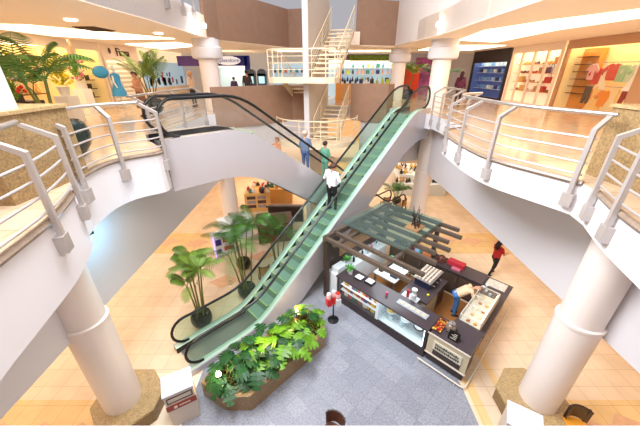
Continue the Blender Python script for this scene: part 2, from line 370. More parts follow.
# ================================================================== ESCALATORS
def escalator(b, pts, s0, s1, label, rev=False):
    """axis y = x + b; pts = nosing profile (s,z)"""
    def xf(s, w, z): return (-b/2 + (s + w)*R2, b/2 + (s - w)*R2, z)
    def zz(s):
        if s <= pts[0][0]: return pts[0][1]
        for (a, za), (c, zc) in zip(pts, pts[1:]):
            if s <= c: return za + (zc-za)*(s-a)/(c-a)
        return pts[-1][1]
    def zs(s, k=.5): return sum(zz(s+d*k) for d in (-1, -.6, -.3, 0, .3, .6, 1))/7
    base = xf(s0, 0, zz(s0)) if zz(s0) < 1 else xf(s1, 0, zz(s1))
    t = thing('escalator', label, 'escalator', base)
    N = 56; S = [s0 + (s1-s0)*i/N for i in range(N+1)]
    SI = [q for q in S if q > s0+.35 and q < s1-.35]
    for sd in (1, -1):
        nm = 'side_panel'
        top = [(q, zs(q)+.20) for q in S]; bot = [(q, max(zs(q, .9)-(1.12 if zz(q) > .5 else 1.3), .01)) for q in S[::-1]]
        m = MB(xf); n = len(S)
        w0, w1 = sd*.60, sd*.64
        for i in range(n-1):
            a, c = top[i], top[i+1]; d, e = bot[n-1-i], bot[n-2-i]
            A = [(a[0], w0, a[1]), (c[0], w0, c[1]), (e[0], w0, e[1]), (d[0], w0, d[1])]
            B = [(p[0], w1, p[2]) for p in A]
            m._add(A+B, [(0, 1, 2, 3), (4, 5, 6, 7), (0, 1, 5, 4), (3, 2, 6, 7)])
        m.build(nm, PANEL, t, smooth=True)
        m = MB(xf)
        for i in range(n-1):
            a, c = top[i], top[i+1]
            for (u0, u1, dz) in ((.41, .60, 0),):
                A = [(a[0], sd*u0, a[1]+dz), (c[0], sd*u0, c[1]+dz), (c[0], sd*u1, c[1]+dz), (a[0], sd*u1, a[1]+dz)]
                B = [(p[0], p[1], p[2]-.03) for p in A]
                m.hull2(A, B)
        m.build('deck', GREENDECK if not rev else STEEL, t)
        m = MB(xf)
        for i in range(n-1):
            a, c = top[i], top[i+1]
            m._add([(a[0], sd*.405, a[1]), (c[0], sd*.405, c[1]), (c[0], sd*.405, c[1]-.45), (a[0], sd*.405, a[1]-.45)], [(0, 1, 2, 3)])
        m.build('skirt', BLACK, t, recalc=False)
        m = MB(xf)
        for i in range(len(SI)-1):
            a, c = SI[i], SI[i+1]
            za, zc = zs(a)+.20, zs(c)+.20
            m._add([(a, sd*.5, za), (c, sd*.5, zc), (c, sd*.5, zc+.86), (a, sd*.5, za+.86)], [(0, 1, 2, 3)])
        for e, dr in ((SI[0], -1), (SI[-1], 1)):
            z = zs(e)+.20; cz = z+.45; pl = [(e, sd*.5, z)]+[(e+dr*.36*math.cos(a), sd*.5, cz+.41*math.sin(a)) for a in [(-PI/2+PI*i/10) for i in range(11)]]+[(e, sd*.5, z+.86)]
            m.face(pl)
        m.build('glass_balustrade', GGREEN if not rev else GLASS, t, recalc=False)
        path = []
        def end(e, dr):
            z = zs(e)+.20; cz = z+.46
            return [(e+dr*.42*math.cos(a), sd*.5, cz+.45*math.sin(a)) for a in [PI/2-PI*i/10 for i in range(11)]]
        path = end(SI[0], -1)[::-1] + [(q, sd*.5, zs(q)+.20+.9) for q in SI[1:-1]] + end(SI[-1], 1)
        m = MB(xf); m.tube(path, .042, 8); m.build('handrail', BLACK, t, smooth=True)
    # landing plates
    for a, c in ((s0+.1, pts[0][0]+.05), (pts[-1][0]-.05, s1-.1)):
        z = zz(a if a < 4 and c < 6 else c)
        m = MB(xf); m.box(a, c, -.41, .41, z-.25 if z > 1 else 0.0, z+.02); m.build('landing_plate', STEEL, t)
    # steps
    lo, hi = (pts[0], pts[-1]) if pts[0][1] < pts[-1][1] else (pts[-1], pts[0])
    n = 21; dz = hi[1]/n; ds = (hi[0]-lo[0])/n
    tread = MATS['escalator_tread']
    m = MB(xf); 
    a = lo[0]; 
    xs0, xs1 = sorted((a, a+ds))
    m.box(xs0, xs1, -.4, .4, -.1, dz)
    m.cur = 1; e = .03*(1 if ds > 0 else -1); x0, x1 = sorted((a, a+e)); m.box(x0, x1, -.4, .4, dz-.004, dz+.006)
    for w in (-.4, .375): m.box(xs0, xs1, w, w+.025, dz-.004, dz+.006)
    st = m.build('step', [tread, MATS['step_edge_yellow']], t)
    dirv = Vector(((ds)*R2, (ds)*R2, dz))
    for k in range(1, n):
        c = st.copy(); C.objects.link(c); c.parent = t; c.location = dirv*k
    return t, xf, zz
mat('step_edge_yellow', (170, 190, 110), .5)
stripe_mat('escalator_tread', (142, 164, 150), (108, 136, 122), 30, 'X', .4, .0)
esc1 = escalator(9.75, [(3.55, 0), (12.1, 6)], 1.2, 13.35, 'escalator rising from the planter up to the right gallery')
esc2 = escalator(11.75, [(4.6, 6), (13.15, 0)], 2.3, 15.2, 'escalator behind, descending from the left gallery', True)

# ================================================================== GALLERY RAILINGS
def railing(edge, posts, label, zf=6.0, inb=.30, side=1, hr_ext=None):
    """edge: plan polyline; posts: indices(float param 0..1); side=+1 inboard is to the left of travel"""
    E = [Vector((p[0], p[1])) for p in edge]
    def at(t):
        L = [0]
        for a, b_ in zip(E, E[1:]): L.append(L[-1]+(b_-a).length)
        d = t*L[-1]
        for i in range(len(E)-1):
            if d <= L[i+1]+1e-9:
                f = (d-L[i])/(L[i+1]-L[i]+1e-9); p = E[i].lerp(E[i+1], f); tt = (E[i+1]-E[i]).normalized(); return p, Vector((-tt.y, tt.x))*side
        return E[-1], Vector((0, 0))
    m0 = at(.5)[0]
    t = thing('balcony_railing', label, 'railing', (m0.x, m0.y, zf))
    N = max(10, len(E))
    A = [at(i/N) for i in range(N+1)]
    m = MB(); m.tube([(p.x+n.x*inb, p.y+n.y*inb, zf+1.08) for p, n in A], .036, 10); m.build('handrail', STEEL, t, smooth=True)
    for z in (.14, .34, .54, .74):
        m = MB(); m.tube([(p.x-n.x*.04, p.y-n.y*.04, zf+z) for p, n in A], .017, 8); m.build('rail', STEELP, t, smooth=True)
    for q in posts:
        p, n = at(q); tt = Vector((-n.y, n.x))*.035
        o1 = p-n*.10; o0 = p-n*.04
        prof = [(o1, zf-.42), (o0, zf-.42), (o0, zf+.84), (p+n*inb*.92, zf+1.04), (p+n*(inb-.07), zf+1.07), (o1, zf+.88)]
        def ol(s): return [(a.x+tt.x*s, a.y+tt.y*s, z) for a, z in prof]
        m = MB(); m.hull2(ol(1), ol(-1)); po = m.build('post', STEELP, t)
        m = MB(); c = p-n*.05; ang = math.atan2(n.x, -n.y)
        m.cbox((c.x, c.y, zf-.32), (.17, .12, .24), math.atan2(tt.y, tt.x)); m.build('bracket', STEELP, po)
    return t
railing(EL, [0.02, .35, .74, .985], 'curved steel railing on the near left gallery in front of the granite box', side=1)
railing(EL2, [.02, .53, .93], 'steel railing on the left gallery before the palm pot', side=1)
railing(ER, [.1, .5, .80, .98], 'curved steel railing on the near right gallery before the granite box', side=-1)
railing(ER2[1:], [.01, .27, .48, .66, .995], 'long curved steel railing bulging out on the right gallery', side=-1)
railing([(4.92, 11.3), (4.92, 13.25)], [.03, .5, .97], 'short steel railing beside the rear right column', side=-1)
railing([(-4.9, 8.4), (-4.9, 13.1)], [.03, .5, .95], 'steel railing between the left escalator head and the rear column', side=1)
railing(f3l[9:], [.25, .6, .8, .97], 'steel railing on the top floor, left edge', zf=9.85, side=1)
m = MB(); m.tube([(-2.3, .30, 7.075), (3.0, .30, 7.075)], .024, 12); fr = m.build('front_handrail', mat('white_metal', (170, 162, 168), .5))
tag(fr, 'white handrail of the near gallery along the bottom of the picture', 'railing')
m = MB()
for x in (-2.2, -.9, .4, 1.7, 2.95): m.tube([(x, .25, 6.0), (x, .30, 7.0)], .025, 8)
m.build('post', MATS['white_metal'], fr)

# ================================================================== STAIRS
W0 = (-.5, 14.5); TH = math.radians(-17)
def sx(x, y, z): return (W0[0]+x*math.cos(TH)-y*math.sin(TH), W0[1]+x*math.sin(TH)+y*math.cos(TH), z)
m = MB(sx); m.box(-.24, 0, 0, 3.3, 0, 12.5); struct('wall_stair', m, mat('stair_wall_grey', (206, 190, 176), .5), 'tall grey wall between the stair flights', 'wall')
m = MB(sx); m.box(-.26, -.01, -.03, 0, 0, 12.5); struct('trim_2', m, mat('pale_grey', (216, 214, 218), .5), 'pale grey end face of the stair wall', 'trim')
def stairs(name, label, x0, x1, y0, y1, z0, z1, n, landing=None):
    base = sx((x0+x1)/2, y0, z0); t = thing(name, label, 'stairs', base)
    dy = (y1-y0)/n; dz = (z1-z0)/n
    for k in range(n):
        m = MB(sx); ya, yb = sorted((y0+dy*k, y0+dy*(k+1.15))); m.box(x0+.05, x1-.05, ya, yb, z0+dz*(k+1)-.05, z0+dz*(k+1)); m.build('tread', CREAMP, t)
    for x in (x0, x1-.06):
        m = MB(sx); A = [(x, y0, z0+.02), (x, y0, z0-.25), (x, y1, z1-.25), (x, y1, z1+.05)]; m.hull2(A, [(p[0]+.06, p[1], p[2]) for p in A]); m.build('stringer', CREAMP, t)
        xc = x+.03
        for h, r in ((1.0, .028), (.8, .014), (.6, .014), (.4, .014), (.2, .014)):
            m = MB(sx); m.tube([(xc, y0, z0+h), (xc, y1, z1+h)], r, 6); m.build('handrail' if h == 1.0 else 'rail', CREAMP, t)
        for q in (.02, .5, .98):
            m = MB(sx); y = y0+(y1-y0)*q; z = z0+(z1-z0)*q; m.tube([(xc, y, z), (xc, y, z+1.0)], .022, 6); m.build('baluster', CREAMP, t)
    return t
def landing(label, pts, z, rail_pts, nb):
    c = pts[0]; t = thing('stair_landing', label, 'landing', (c[0], c[1], z))
    m = MB(); m.prism(pts, z-.22, z); m.build('platform', CREAMP, t)
    for h, r in ((1.05, .03), (.8, .014), (.55, .014), (.3, .014)):
        m = MB(); m.tube([(p[0], p[1], z+h) for p in rail_pts], r, 6); m.build('handrail' if h > 1 else 'rail', CREAMP, t)
    n = len(rail_pts)-1
    for i in range(nb):
        q = i/(nb-1)*n; a = int(min(q, n-1)); f = q-a; p = [rail_pts[a][k]*(1-f)+rail_pts[a+1][k]*f for k in (0, 1)]
        m = MB(); m.tube([(p[0], p[1], z-.02), (p[0], p[1], z+1.05)], .024, 6); m.build('baluster', CREAMP, t)
arc = [(-.15+2.05*math.cos(a), 15.5+2.0*math.sin(a)) for a in [math.radians(190+170*i/16) for i in range(17)]]
landing('curved cream stair landing low in the middle, above the shoppers', arc, 4.6, arc, 7)
stairs('stair_flight', 'cream open flight from the curved landing to the rear gallery', .05, 1.3, .35, 2.85, 4.6, 6.0, 8)
stairs('stair_flight', 'cream flight under the upper landing seen from below', -1.4, -.28, 2.7, .1, 6.0, 7.45, 8)
stairs('stair_flight', 'uppermost cream flight climbing to the top floor', .05, 1.3, .1, 3.45, 7.45, 9.6, 11)
P2 = [sx(-1.55, .15, 0)[:2], sx(-1.55, -.9, 0)[:2], sx(-1.2, -1.15, 0)[:2], sx(1.1, -1.1, 0)[:2], sx(1.4, -.8, 0)[:2], sx(1.4, .1, 0)[:2]]
landing('upper cream stair landing with rails in the centre', P2, 7.45, P2, 6)
# ================================================================== PLANTS
def leafshape(m, p, d, up, L, W, droop=.25, lobes=7):
    """split leaf: midrib with finger lobes each side. p base, d direction, up normal"""
    p = Vector(p); d = Vector(d).normalized(); s = d.cross(Vector(up)).normalized(); n = s.cross(d).normalized()
    def P(t, w): return p + d*(L*t) + s*(w*W) + n*(-droop*L*t*t - .12*abs(w)*W)
    for i in range(lobes):
        t0 = i/lobes; t1 = (i+.8)/lobes; prof = math.sin(PI*(.16+.84*(i+.5)/lobes))**.7
        for q in (1, -1):
            m.face([P(t0, 0), P(t0-.02, q*.45*prof), P(t0+.10, q*.95*prof), P(t0+.20, q*prof), P(t1+.02, q*.5*prof), P(t0+.95/lobes, 0)])
def frond(m, base, az, L, elev, droop, nl=16, lw=.03, ll=.34, taper=True):
    """feather palm frond; returns nothing"""
    b = Vector(base); h = Vector((math.cos(az), math.sin(az), 0)); s = Vector((-h.y, h.x, 0)); pts = []
    for i in range(nl+1):
        t = i/nl; pts.append(b + h*(L*(t*math.cos(elev)) + L*.12*t*t) + Vector((0, 0, L*(t*math.sin(elev) - droop*t*t))))
    m.tube(pts, [.012*(1-.7*i/nl) for i in range(nl+1)], 4)
    for i in range(3, nl+1):
        t = i/nl; tg = (pts[i]-pts[i-1]).normalized(); l = ll*(math.sin(PI*min(1, t*.85+.12))**.6)
        for q in (1, -1):
            dr = (s*q*.8 + tg*.6 + Vector((0, 0, -.18))).normalized(); w = tg*lw*.5
            p0 = pts[i]; p1 = p0+dr*l*.5; p2 = p0+dr*l+Vector((0, 0, -l*.2))
            m.face([p0-w, p1-w*1.3, p2, p1+w*1.3, p0+w])
def palm(loc, label, pot, nf, L, trunks=3, th=.9, seed=1, col=None, dr=.55, group=None, spread=.12, name='potted_palm', ll=.34, e0=.5, e1=1.3):
    rnd = random.Random(seed); t = thing(name, label, 'plant', loc, group)
    x, y, z = loc; r, h, pm = pot
    m = MB(); m.lathe([(r*.62, 0), (r*.95, h*.3), (r*1.05, h*.6), (r*.95, h*.9), (r*.82, h), (r*.78, h-.04), (r*.7, h-.05)], (x, y, z), 24); m.build('pot', pm, t, smooth=True)
    m = MB(); m.lathe([(.01, h-.06), (r*.8, h-.06)], (x, y, z), 20); m.build('soil', SOIL, t)
    mt = MB(); mf = MB()
    tops = []
    for k in range(trunks):
        a = 2*PI*k/trunks+rnd.random(); dx, dy = math.cos(a)*spread*rnd.uniform(.5, 1.4), math.sin(a)*spread*rnd.uniform(.5, 1.4)
        hh = th*rnd.uniform(.65, 1.1); top = (x+dx*2.6, y+dy*2.6, z+h+hh); tops.append(top)
        mt.tube([(x+dx, y+dy, z+h-.08), (x+dx*1.7, y+dy*1.7, z+h+hh*.5), top], [.03, .025, .02], 6)
    for i in range(nf):
        tp = tops[i % len(tops)]; az = 2*PI*i/nf*1.618+rnd.random()*.5
        frond(mf, tp, az, L*rnd.uniform(.7, 1.1), rnd.uniform(e0, e1), dr*rnd.uniform(.7, 1.2), 20, .026, ll*rnd.uniform(.8, 1.1))
    mt.build('stem', STEMG, t, smooth=True); mf.build('foliage', col or LEAF, t, recalc=False)
    return t
POTB = mat('glossy_black_pot', (26, 20, 20), .12)
palm((-3.95, 7.15, 0), 'tall palm in a round glossy black pot beside the escalator foot', (.33, .55, POTB), 26, .9, 5, 1.9, 3, mat('yellowish_palm', (104, 132, 44), .45, noise=.35, nscale=7), .45, ll=.26)
palm((-2.75, 8.55, 0), 'spreading palm in a dark pot, behind the escalator balustrade', (.33, .5, mat('dark_olive_pot', (44, 40, 28), .3)), 18, 1.5, 5, 2.1, 5, LEAF, .6, spread=.16)
palm((-3.3, 10.3, 0), 'arching palm behind the purple display stand', (.3, .45, MATS['dark_olive_pot']), 13, 1.5, 3, 1.7, 11, LEAF, .8)
palm((-1.75, 10.0, 0), 'bushy palm growing close to the crossing escalators', (.3, .45, MATS['dark_olive_pot']), 15, 1.2, 4, 1.6, 17, LEAF, .55)
palm((4.9, 17.0, 0), 'small palm seen past the silver escalator side, near the rear column', (.28, .45, MATS['dark_olive_pot']), 12, .9, 3, .5, 21, LEAF, .5)
palm((-5.6, 6.3, 6.0), 'tall palm in a dark teal tub on the left gallery', (.55, .75, mat('dark_teal_tub', (30, 46, 44), .2)), 17, 1.5, 5, .8, 31, mat('gallery_palm_green', (92, 128, 50), .45, noise=.3, nscale=7), .5, spread=.1, ll=.4, e0=.6, e1=1.4)
palm((-7.4, 13.7, 6.0), 'slender palm behind the woman in the brown dress', (.4, .6, MATS['dark_teal_tub']), 20, 1.5, 5, .9, 37, MATS['yellowish_palm'], .3, e0=1.0, e1=1.5)
palm((7.6, 20.5, 6.0), 'dark leafy palm at the end of the right gallery', (.4, .6, POTB), 24, 1.3, 5, .9, 41, LEAF3, .4)
palm((5.9, 21.3, 6.0), 'yellow green palm beside the red shop panel', (.4, .6, POTB), 16, 1.2, 4, 1.2, 43, MATS['yellowish_palm'], .4)
def flowers(loc, label, col, n, R, seed, leafm=None):
    rnd = random.Random(seed); t = thing('flowering_plant', label, 'plant', loc); x, y, z = loc
    m = MB(); m.lathe([(.14, 0), (.2, .3), (.18, .3)], loc, 16); m.build('pot', mat('white_pot', (230, 224, 214), .4), t)
    m = MB()
    for i in range(n):
        a = rnd.random()*2*PI; e = rnd.uniform(.3, 1.4); d = (math.cos(a)*math.cos(e), math.sin(a)*math.cos(e), math.sin(e)); b = (x+d[0]*.1, y+d[1]*.1, z+.3+rnd.random()*R*.9)
        leafshape(m, b, d, (0, 0, 1), R*rnd.uniform(.5, .9), .07, .3, 4)
    m.build('foliage', leafm or LEAF2, t, recalc=False)
    m = MB()
    for i in range(n//2):
        a = rnd.random()*2*PI; rr = R*rnd.uniform(.2, .7); m.ball((x+rr*math.cos(a), y+rr*math.sin(a), z+.4+rnd.random()*R*1.2), .06, n=6, m=4)
    m.build('flower', col, t)['kind'] = 'stuff'
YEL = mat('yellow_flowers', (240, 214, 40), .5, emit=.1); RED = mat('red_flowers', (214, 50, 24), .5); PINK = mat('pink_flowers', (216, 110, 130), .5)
flowers((-9.2, 11.3, 6.9), 'yellow flowering plant before the left gallery shop', YEL, 40, .8, 2, mat('yellow_leaf', (206, 196, 50), .5))
flowers((-9.6, 9.8, 6.4), 'red flowers low behind the tall palm on the left gallery', RED, 26, .6, 3)
flowers((-10.3, 13.6, 7.0), 'pink orchids on a stand in the left shop', PINK, 24, .7, 4)
flowers((-9.9, 9.9, 7.0), 'dark bushy plant on a high stand behind the tall palm', YEL, 60, .9, 8, LEAF)
for i, (p, lb) in enumerate((((-9.2, 11.3), 'low white stand carrying the yellow flowers'), ((-9.6, 9.8), 'low white stand carrying the red flowers'), ((-10.3, 13.6), 'white stand carrying the pink orchids'))):
    m = MB(); m.box(p[0]-.25, p[0]+.25, p[1]-.25, p[1]+.25, 6, (6.9, 6.4, 7.0)[i]); tag(m.build('plant_stand', mat('white_laminate', (240, 236, 228), .4)), lb, 'stand')
m = MB(); m.box(-10.15, -9.65, 9.65, 10.15, 6, 7.0); m.box(-10.2, -9.6, 10.2, 10.8, 6, 6.8); tag(m.build('plant_stand', DARKW), 'dark stand carrying the bushy plant', 'stand')

# ---- planter with split-leaf plants
PLN = [(-3.05, 4.75), (-2.35, 4.38), (-1.72, 4.38), (.14, 6.28), (.14, 6.75), (-.42, 7.3), (-2.95, 5.0)]
def inset(poly, d):
    c = Vector((sum(p[0] for p in poly)/len(poly), sum(p[1] for p in poly)/len(poly)))
    out = []; n = len(poly)
    for i in range(n):
        a, b, e = (Vector(poly[i-1]), Vector(poly[i]), Vector(poly[(i+1) % n]))
        n1 = Vector((-(b-a).y, (b-a).x)).normalized(); n2 = Vector((-(e-b).y, (e-b).x)).normalized(); k = (n1+n2); k = k/max(.35, (1+n1.dot(n2)))
        out.append(tuple(b+k*d))
    return out
t = thing('planter_box', 'brown granite planter with clipped corners at the foot of the escalator', 'planter', (-1.4, 5.6, 0))
inn = inset(PLN, .14); m = MB(); n = len(PLN)
for i in range(n):
    j = (i+1) % n
    m.hull2([(*PLN[i], 0), (*PLN[j], 0), (*inn[j], 0), (*inn[i], 0)], [(*PLN[i], .56), (*PLN[j], .56), (*inn[j], .56), (*inn[i], .56)])
m.build('wall_panel', GRANITE, t); m = MB(); m.prism(inn, .05, .42); m.build('soil', SOIL, t)
# ground cover: stuff
rnd = random.Random(4); m = MB()
def inside(x, y, poly):
    c = False; n = len(poly)
    for i in range(n):
        x1, y1 = poly[i]; x2, y2 = poly[i-1]
        if (y1 > y) != (y2 > y) and x < (x2-x1)*(y-y1)/(y2-y1)+x1: c = not c
    return c
inn2 = inset(PLN, .2); cnt = 0
while cnt < 900:
    x, y = rnd.uniform(-3, .2), rnd.uniform(4.4, 7.3)
    if not inside(x, y, inn2): continue
    cnt += 1; a = rnd.random()*6.28; e = rnd.uniform(.2, 1.2); d = Vector((math.cos(a)*math.cos(e), math.sin(a)*math.cos(e), math.sin(e)))
    s_ = Vector((-math.sin(a), math.cos(a), 0))*.02; p = Vector((x, y, .42)); L = rnd.uniform(.06, .13)
    m.face([p, p+d*L*.5+s_, p+d*L, p+d*L*.5-s_])
tag(m.build('ground_cover', mat('fern_green', (120, 130, 40), .6, noise=.4, nscale=3), recalc=False), 'low green ground cover between the planter plants', 'ground cover', kind='stuff')
spots = []; tries = 0
while len(spots) < 17 and tries < 5000:
    tries += 1; x, y = rnd.uniform(-2.9, .1), rnd.uniform(4.5, 7.2)
    if inside(x, y, inset(PLN, .32)) and all((x-a)**2+(y-b)**2 > .36**2 for a, b in spots): spots.append((x, y))
spots.sort(key=lambda p: p[0]+p[1])
desc = ['first', 'second', 'third', 'fourth', 'fifth', 'sixth', 'seventh', 'eighth', 'ninth', 'tenth', 'eleventh', 'twelfth', 'thirteenth', 'fourteenth', 'fifteenth', 'sixteenth', 'seventeenth']
for i, (x, y) in enumerate(spots):
    lime = (i*7) % 3 != 0 and 2 < i < 14
    t = thing('split_leaf_plant', '%s split-leaf plant in the granite planter, %s from the escalator foot' % ('lime green' if lime else 'deep green', desc[i]), 'plant', (x, y, .42), 'split-leaf plants in the granite planter')
    ms = MB(); ml = MB(); nl = rnd.randint(10, 13)
    for k in range(nl):
        a = 2*PI*k/nl*1.618*1.0+rnd.random()*.6; e = rnd.uniform(.45, 1.25); L = rnd.uniform(.3, .62)
        tip = Vector((x+math.cos(a)*math.cos(e)*L, y+math.sin(a)*math.cos(e)*L, .42+math.sin(e)*L*1.1))
        ms.tube([(x, y, .4), ((x*2+tip.x)/3, (y*2+tip.y)/3, .42+(tip.z-.42)*.6), tip], .008, 4, cap=False)
        leafshape(ml, tip, (math.cos(a), math.sin(a), rnd.uniform(-.35, .15)), (0, 0, 1), rnd.uniform(.28, .46), rnd.uniform(.17, .26), .3, 4)
    ms.build('stem', STEMG, t); ml.build('foliage', LEAF2 if lime else LEAF3, t, recalc=False)
t = thing('spotlight', 'small glaring spotlight among the leaves at the planter front', 'lamp', (-2.55, 4.75, .42))
m = MB(); m.cyl((-2.55, 4.75), .015, .42, .74, 8); m.build('stake', BLACK, t)
m = MB(); m.lathe([(.03, 0), (.06, .05), (.06, .1)], (-2.55, 4.75, .74), 14); m.build('housing', BLACK, t)
m = MB(); m.ball((-2.55, 4.75, .88), .065, n=10, m=6); m.build('bulb', mat('spot_glow', (255, 226, 150), .3, emit=90, ecol=(255, 214, 130)), t)
def plight(name, loc, p, col, r=.08):
    l = bpy.data.lights.new(name, 'POINT'); l.energy = p; l.color = col; l.shadow_soft_size = r
    o = bpy.data.objects.new(name, l); C.objects.link(o); o.location = loc
plight('planter_glow', (-1.6, 5.75, 1.15), 14, (1, .8, .35), .01)
plight('planter_glow_front', (-2.55, 4.7, 1.05), 12, (1, .78, .35), .01)
t = thing('spotlight', 'small spotlight shining on the silver escalator side at the planter back', 'lamp', (-.75, 6.9, .42))
m = MB(); m.cyl((-.75, 6.9), .015, .42, .8, 8); m.build('stake', BLACK, t); m = MB(); m.ball((-.75, 6.9, .84), .045, n=10, m=6); m.build('bulb', MATS['spot_glow'], t)
plight('panel_glow', (-.78, 7.12, .95), 20, (1, .82, .5), .01)
# granite benches around the near columns, granite boxes on the gallery
def bench(cx, cy, label):
    R, c = .74, .26; pts = [(cx-R, cy-c), (cx-R, cy+c), (cx-c, cy+R), (cx+c, cy+R), (cx+R, cy+c), (cx+R, cy-c), (cx+c, cy-R), (cx-c, cy-R)]
    t = thing('granite_bench', label, 'bench', (cx, cy, 0)); m = MB(); m.prism(pts, 0, .40); m.build('base', mat('tan_granite', (128, 100, 62), .35, noise=.25, nscale=25), t)
    m = MB(); m.prism([(cx+(p[0]-cx)*1.03, cy+(p[1]-cy)*1.03) for p in pts], .40, .46); m.build('seat', mat('light_granite', (176, 150, 108), .25, noise=.25, nscale=25), t)
bench(-4.74, 4.42, 'granite bench around the front left column base')
bench(5.27, 4.46, 'granite bench around the front right column base')
def gbox(cx, cy, label):
    t = thing('granite_box', label, 'planter', (cx, cy, 6)); m = MB(); m.box(cx-.72, cx+.72, cy-.72, cy+.72, 6, 7.16); m.build('side_panel', GRANITE, t)
    m = MB(); m.box(cx-.75, cx+.75, cy-.75, cy+.75, 7.16, 7.21); m.build('top_slab', MATS['light_granite'], t)
gbox(-4.98, 4.42, 'brown granite box around the left column on the gallery')
gbox(5.62, 4.42, 'brown granite box around the right column on the gallery')

# ================================================================== PEOPLE
def person(loc, rz, label, H=1.65, skin=(200, 150, 120), top=(220, 220, 230), bottom=(40, 44, 60), hair=(40, 26, 20), shoes=(30, 26, 26), sleeve=.5, J=None,
           longhair=False, dress=None, vox=.016, legs_bare=False, fem=False):
    """z up, +y forward, unit body height 1.72 scaled to H. J overrides joints"""
    j = dict(pelvis=(0, 0, .93), chest=(0, 0, 1.28), neck=(0, 0, 1.46), head=(0, .02, 1.60),
             shL=(-.18, 0, 1.40), elL=(-.25, -.02, 1.12), haL=(-.25, .08, .88), shR=(.18, 0, 1.40), elR=(.25, -.02, 1.12), haR=(.25, .08, .88),
             hiL=(-.09, 0, .90), knL=(-.10, .02, .49), anL=(-.10, -.02, .08), hiR=(.09, 0, .90), knR=(.10, .02, .49), anR=(.10, -.02, .08))
    if J: j.update(J)
    j = {k: Vector(v) for k, v in j.items()}
    S = H/1.72; caps = []   # (a,b,ra,rb,tag)
    def cap(a, b, ra, rb, tg): caps.append((a, b, ra, rb, tg))
    sk, tp, bt, sh = 0, 1, 2, 3
    pe, ch, nk, hd = j['pelvis'], j['chest'], j['neck'], j['head']
    side = (j['shR']-j['shL']).normalized()
    w = .105 if fem else .115
    for q in (-1, 1):
        cap(pe+side*q*.075, ch+side*q*.075, w*.95, w, tp); cap(ch+side*q*.08, ch+(nk-ch)*.75+side*q*.10, w, .06, tp)
        cap(pe+side*q*.07, pe-(ch-pe).normalized()*.06+side*q*.07, w*1.02, w, bt)
    cap(pe, ch, .115, .12, tp)
    cap(ch+(nk-ch)*.8, hd, .052, .05, sk)
    fw = Vector((-side.y, side.x, 0)).normalized()
    hup = (hd-nk).normalized()
    cap(hd-hup*.02, hd+hup*.05, .082, .092, sk); cap(hd-hup*.05+fw*.035, hd-hup*.055+fw*.04, .055, .05, sk)
    cap(hd+fw*.095-hup*.005, hd+fw*.108-hup*.02, .014, .017, sk)       # nose
    for q in (-1, 1): cap(hd+side*q*.088+hup*.01, hd+side*q*.09-hup*.02, .018, .014, sk)   # ears
    for sd in 'LR':
        s_, e, h = j['sh'+sd], j['el'+sd], j['ha'+sd]
        k = s_.lerp(e, sleeve*2) if sleeve < .5 else e
        cap(ch+(s_-ch)*.55+Vector((0, 0, .02)), s_, .07, .062, tp)
        if sleeve >= .5: cap(s_, e, .058, .047, tp)
        else: cap(s_, k, .060, .055, tp); cap(k, e, .045, .04, sk)
        if sleeve >= 1: cap(e, h, .045, .034, tp)
        else: cap(e, h, .040, .027, sk)
        f = (h-e).normalized(); sdv = f.cross(Vector((0, 0, 1)));
        sdv = sdv.normalized() if sdv.length > .2 else side.copy()
        pm = h+f*.05; cap(h, pm+f*.02, .026, .03, sk)
        cu = Vector((0, 0, -1)).cross(f).cross(f)*0
        for q in range(4):
            o = sdv*(q-1.5)*.021; Lf = (.06, .072, .068, .052)[q]; a = pm+f*.03+o; b_ = a+f*Lf*.6+Vector((0, 0, -.01)); cap(pm+o*.6, a, .012, .0105, sk); cap(a, b_, .0105, .0095, sk); cap(b_, b_+(f+Vector((0, 0, -.8))).normalized()*Lf*.45, .0095, .008, sk)
        o = -sdv*(.035 if sd == 'R' else -.035); cap(h+f*.015+o*.5, h+f*.05+o*1.5, .012, .011, sk); cap(h+f*.05+o*1.5, h+f*.08+o*1.6, .011, .009, sk)
        hi, kn, an = j['hi'+sd], j['kn'+sd], j['an'+sd]
        lb = sk if legs_bare else bt
        cap(hi, kn, .092, .062, lb); cap(kn, an, .06, .042, lb)
        ff = Vector((fw.x, fw.y, 0)); cap(an-ff*.03-Vector((0, 0, .035)), an+ff*.13-Vector((0, 0, .045)), .045, .036, sh)
    mb = MB()
    for a, b_, ra, rb, tg in caps:
        d = b_-a
        if d.length < 1e-5: d = Vector((0, 0, .01)); b_ = a+d
        n = d.normalized(); pts = []; rr = []
        for an in (-85, -60, -35, -10): pts.append(a+n*ra*math.sin(math.radians(an))); rr.append(ra*math.cos(math.radians(an)))
        for an in (10, 35, 60, 85): pts.append(b_+n*rb*math.sin(math.radians(an))); rr.append(rb*math.cos(math.radians(an)))
        mb.tube(pts, rr, 12)
    me = bpy.data.meshes.new('tmp'); me.from_pydata(mb.v, [], mb.f)
    tmp = bpy.data.objects.new('tmp', me); C.objects.link(tmp)
    rm = tmp.modifiers.new('r', 'REMESH'); rm.mode = 'VOXEL'; rm.voxel_size = vox
    sm = tmp.modifiers.new('s', 'SMOOTH'); sm.iterations = 2 if vox < .012 else 1; sm.factor = .5
    dg = bpy.context.evaluated_depsgraph_get(); dg.update(); out = bpy.data.meshes.new_from_object(tmp.evaluated_get(dg)); bpy.data.objects.remove(tmp)
    out.name = 'body'
    cen = np.empty(len(out.polygons)*3); out.polygons.foreach_get('center', cen); cen = cen.reshape(-1, 3)
    best = np.full(len(cen), 1e9); tg = np.zeros(len(cen), dtype=np.int32)
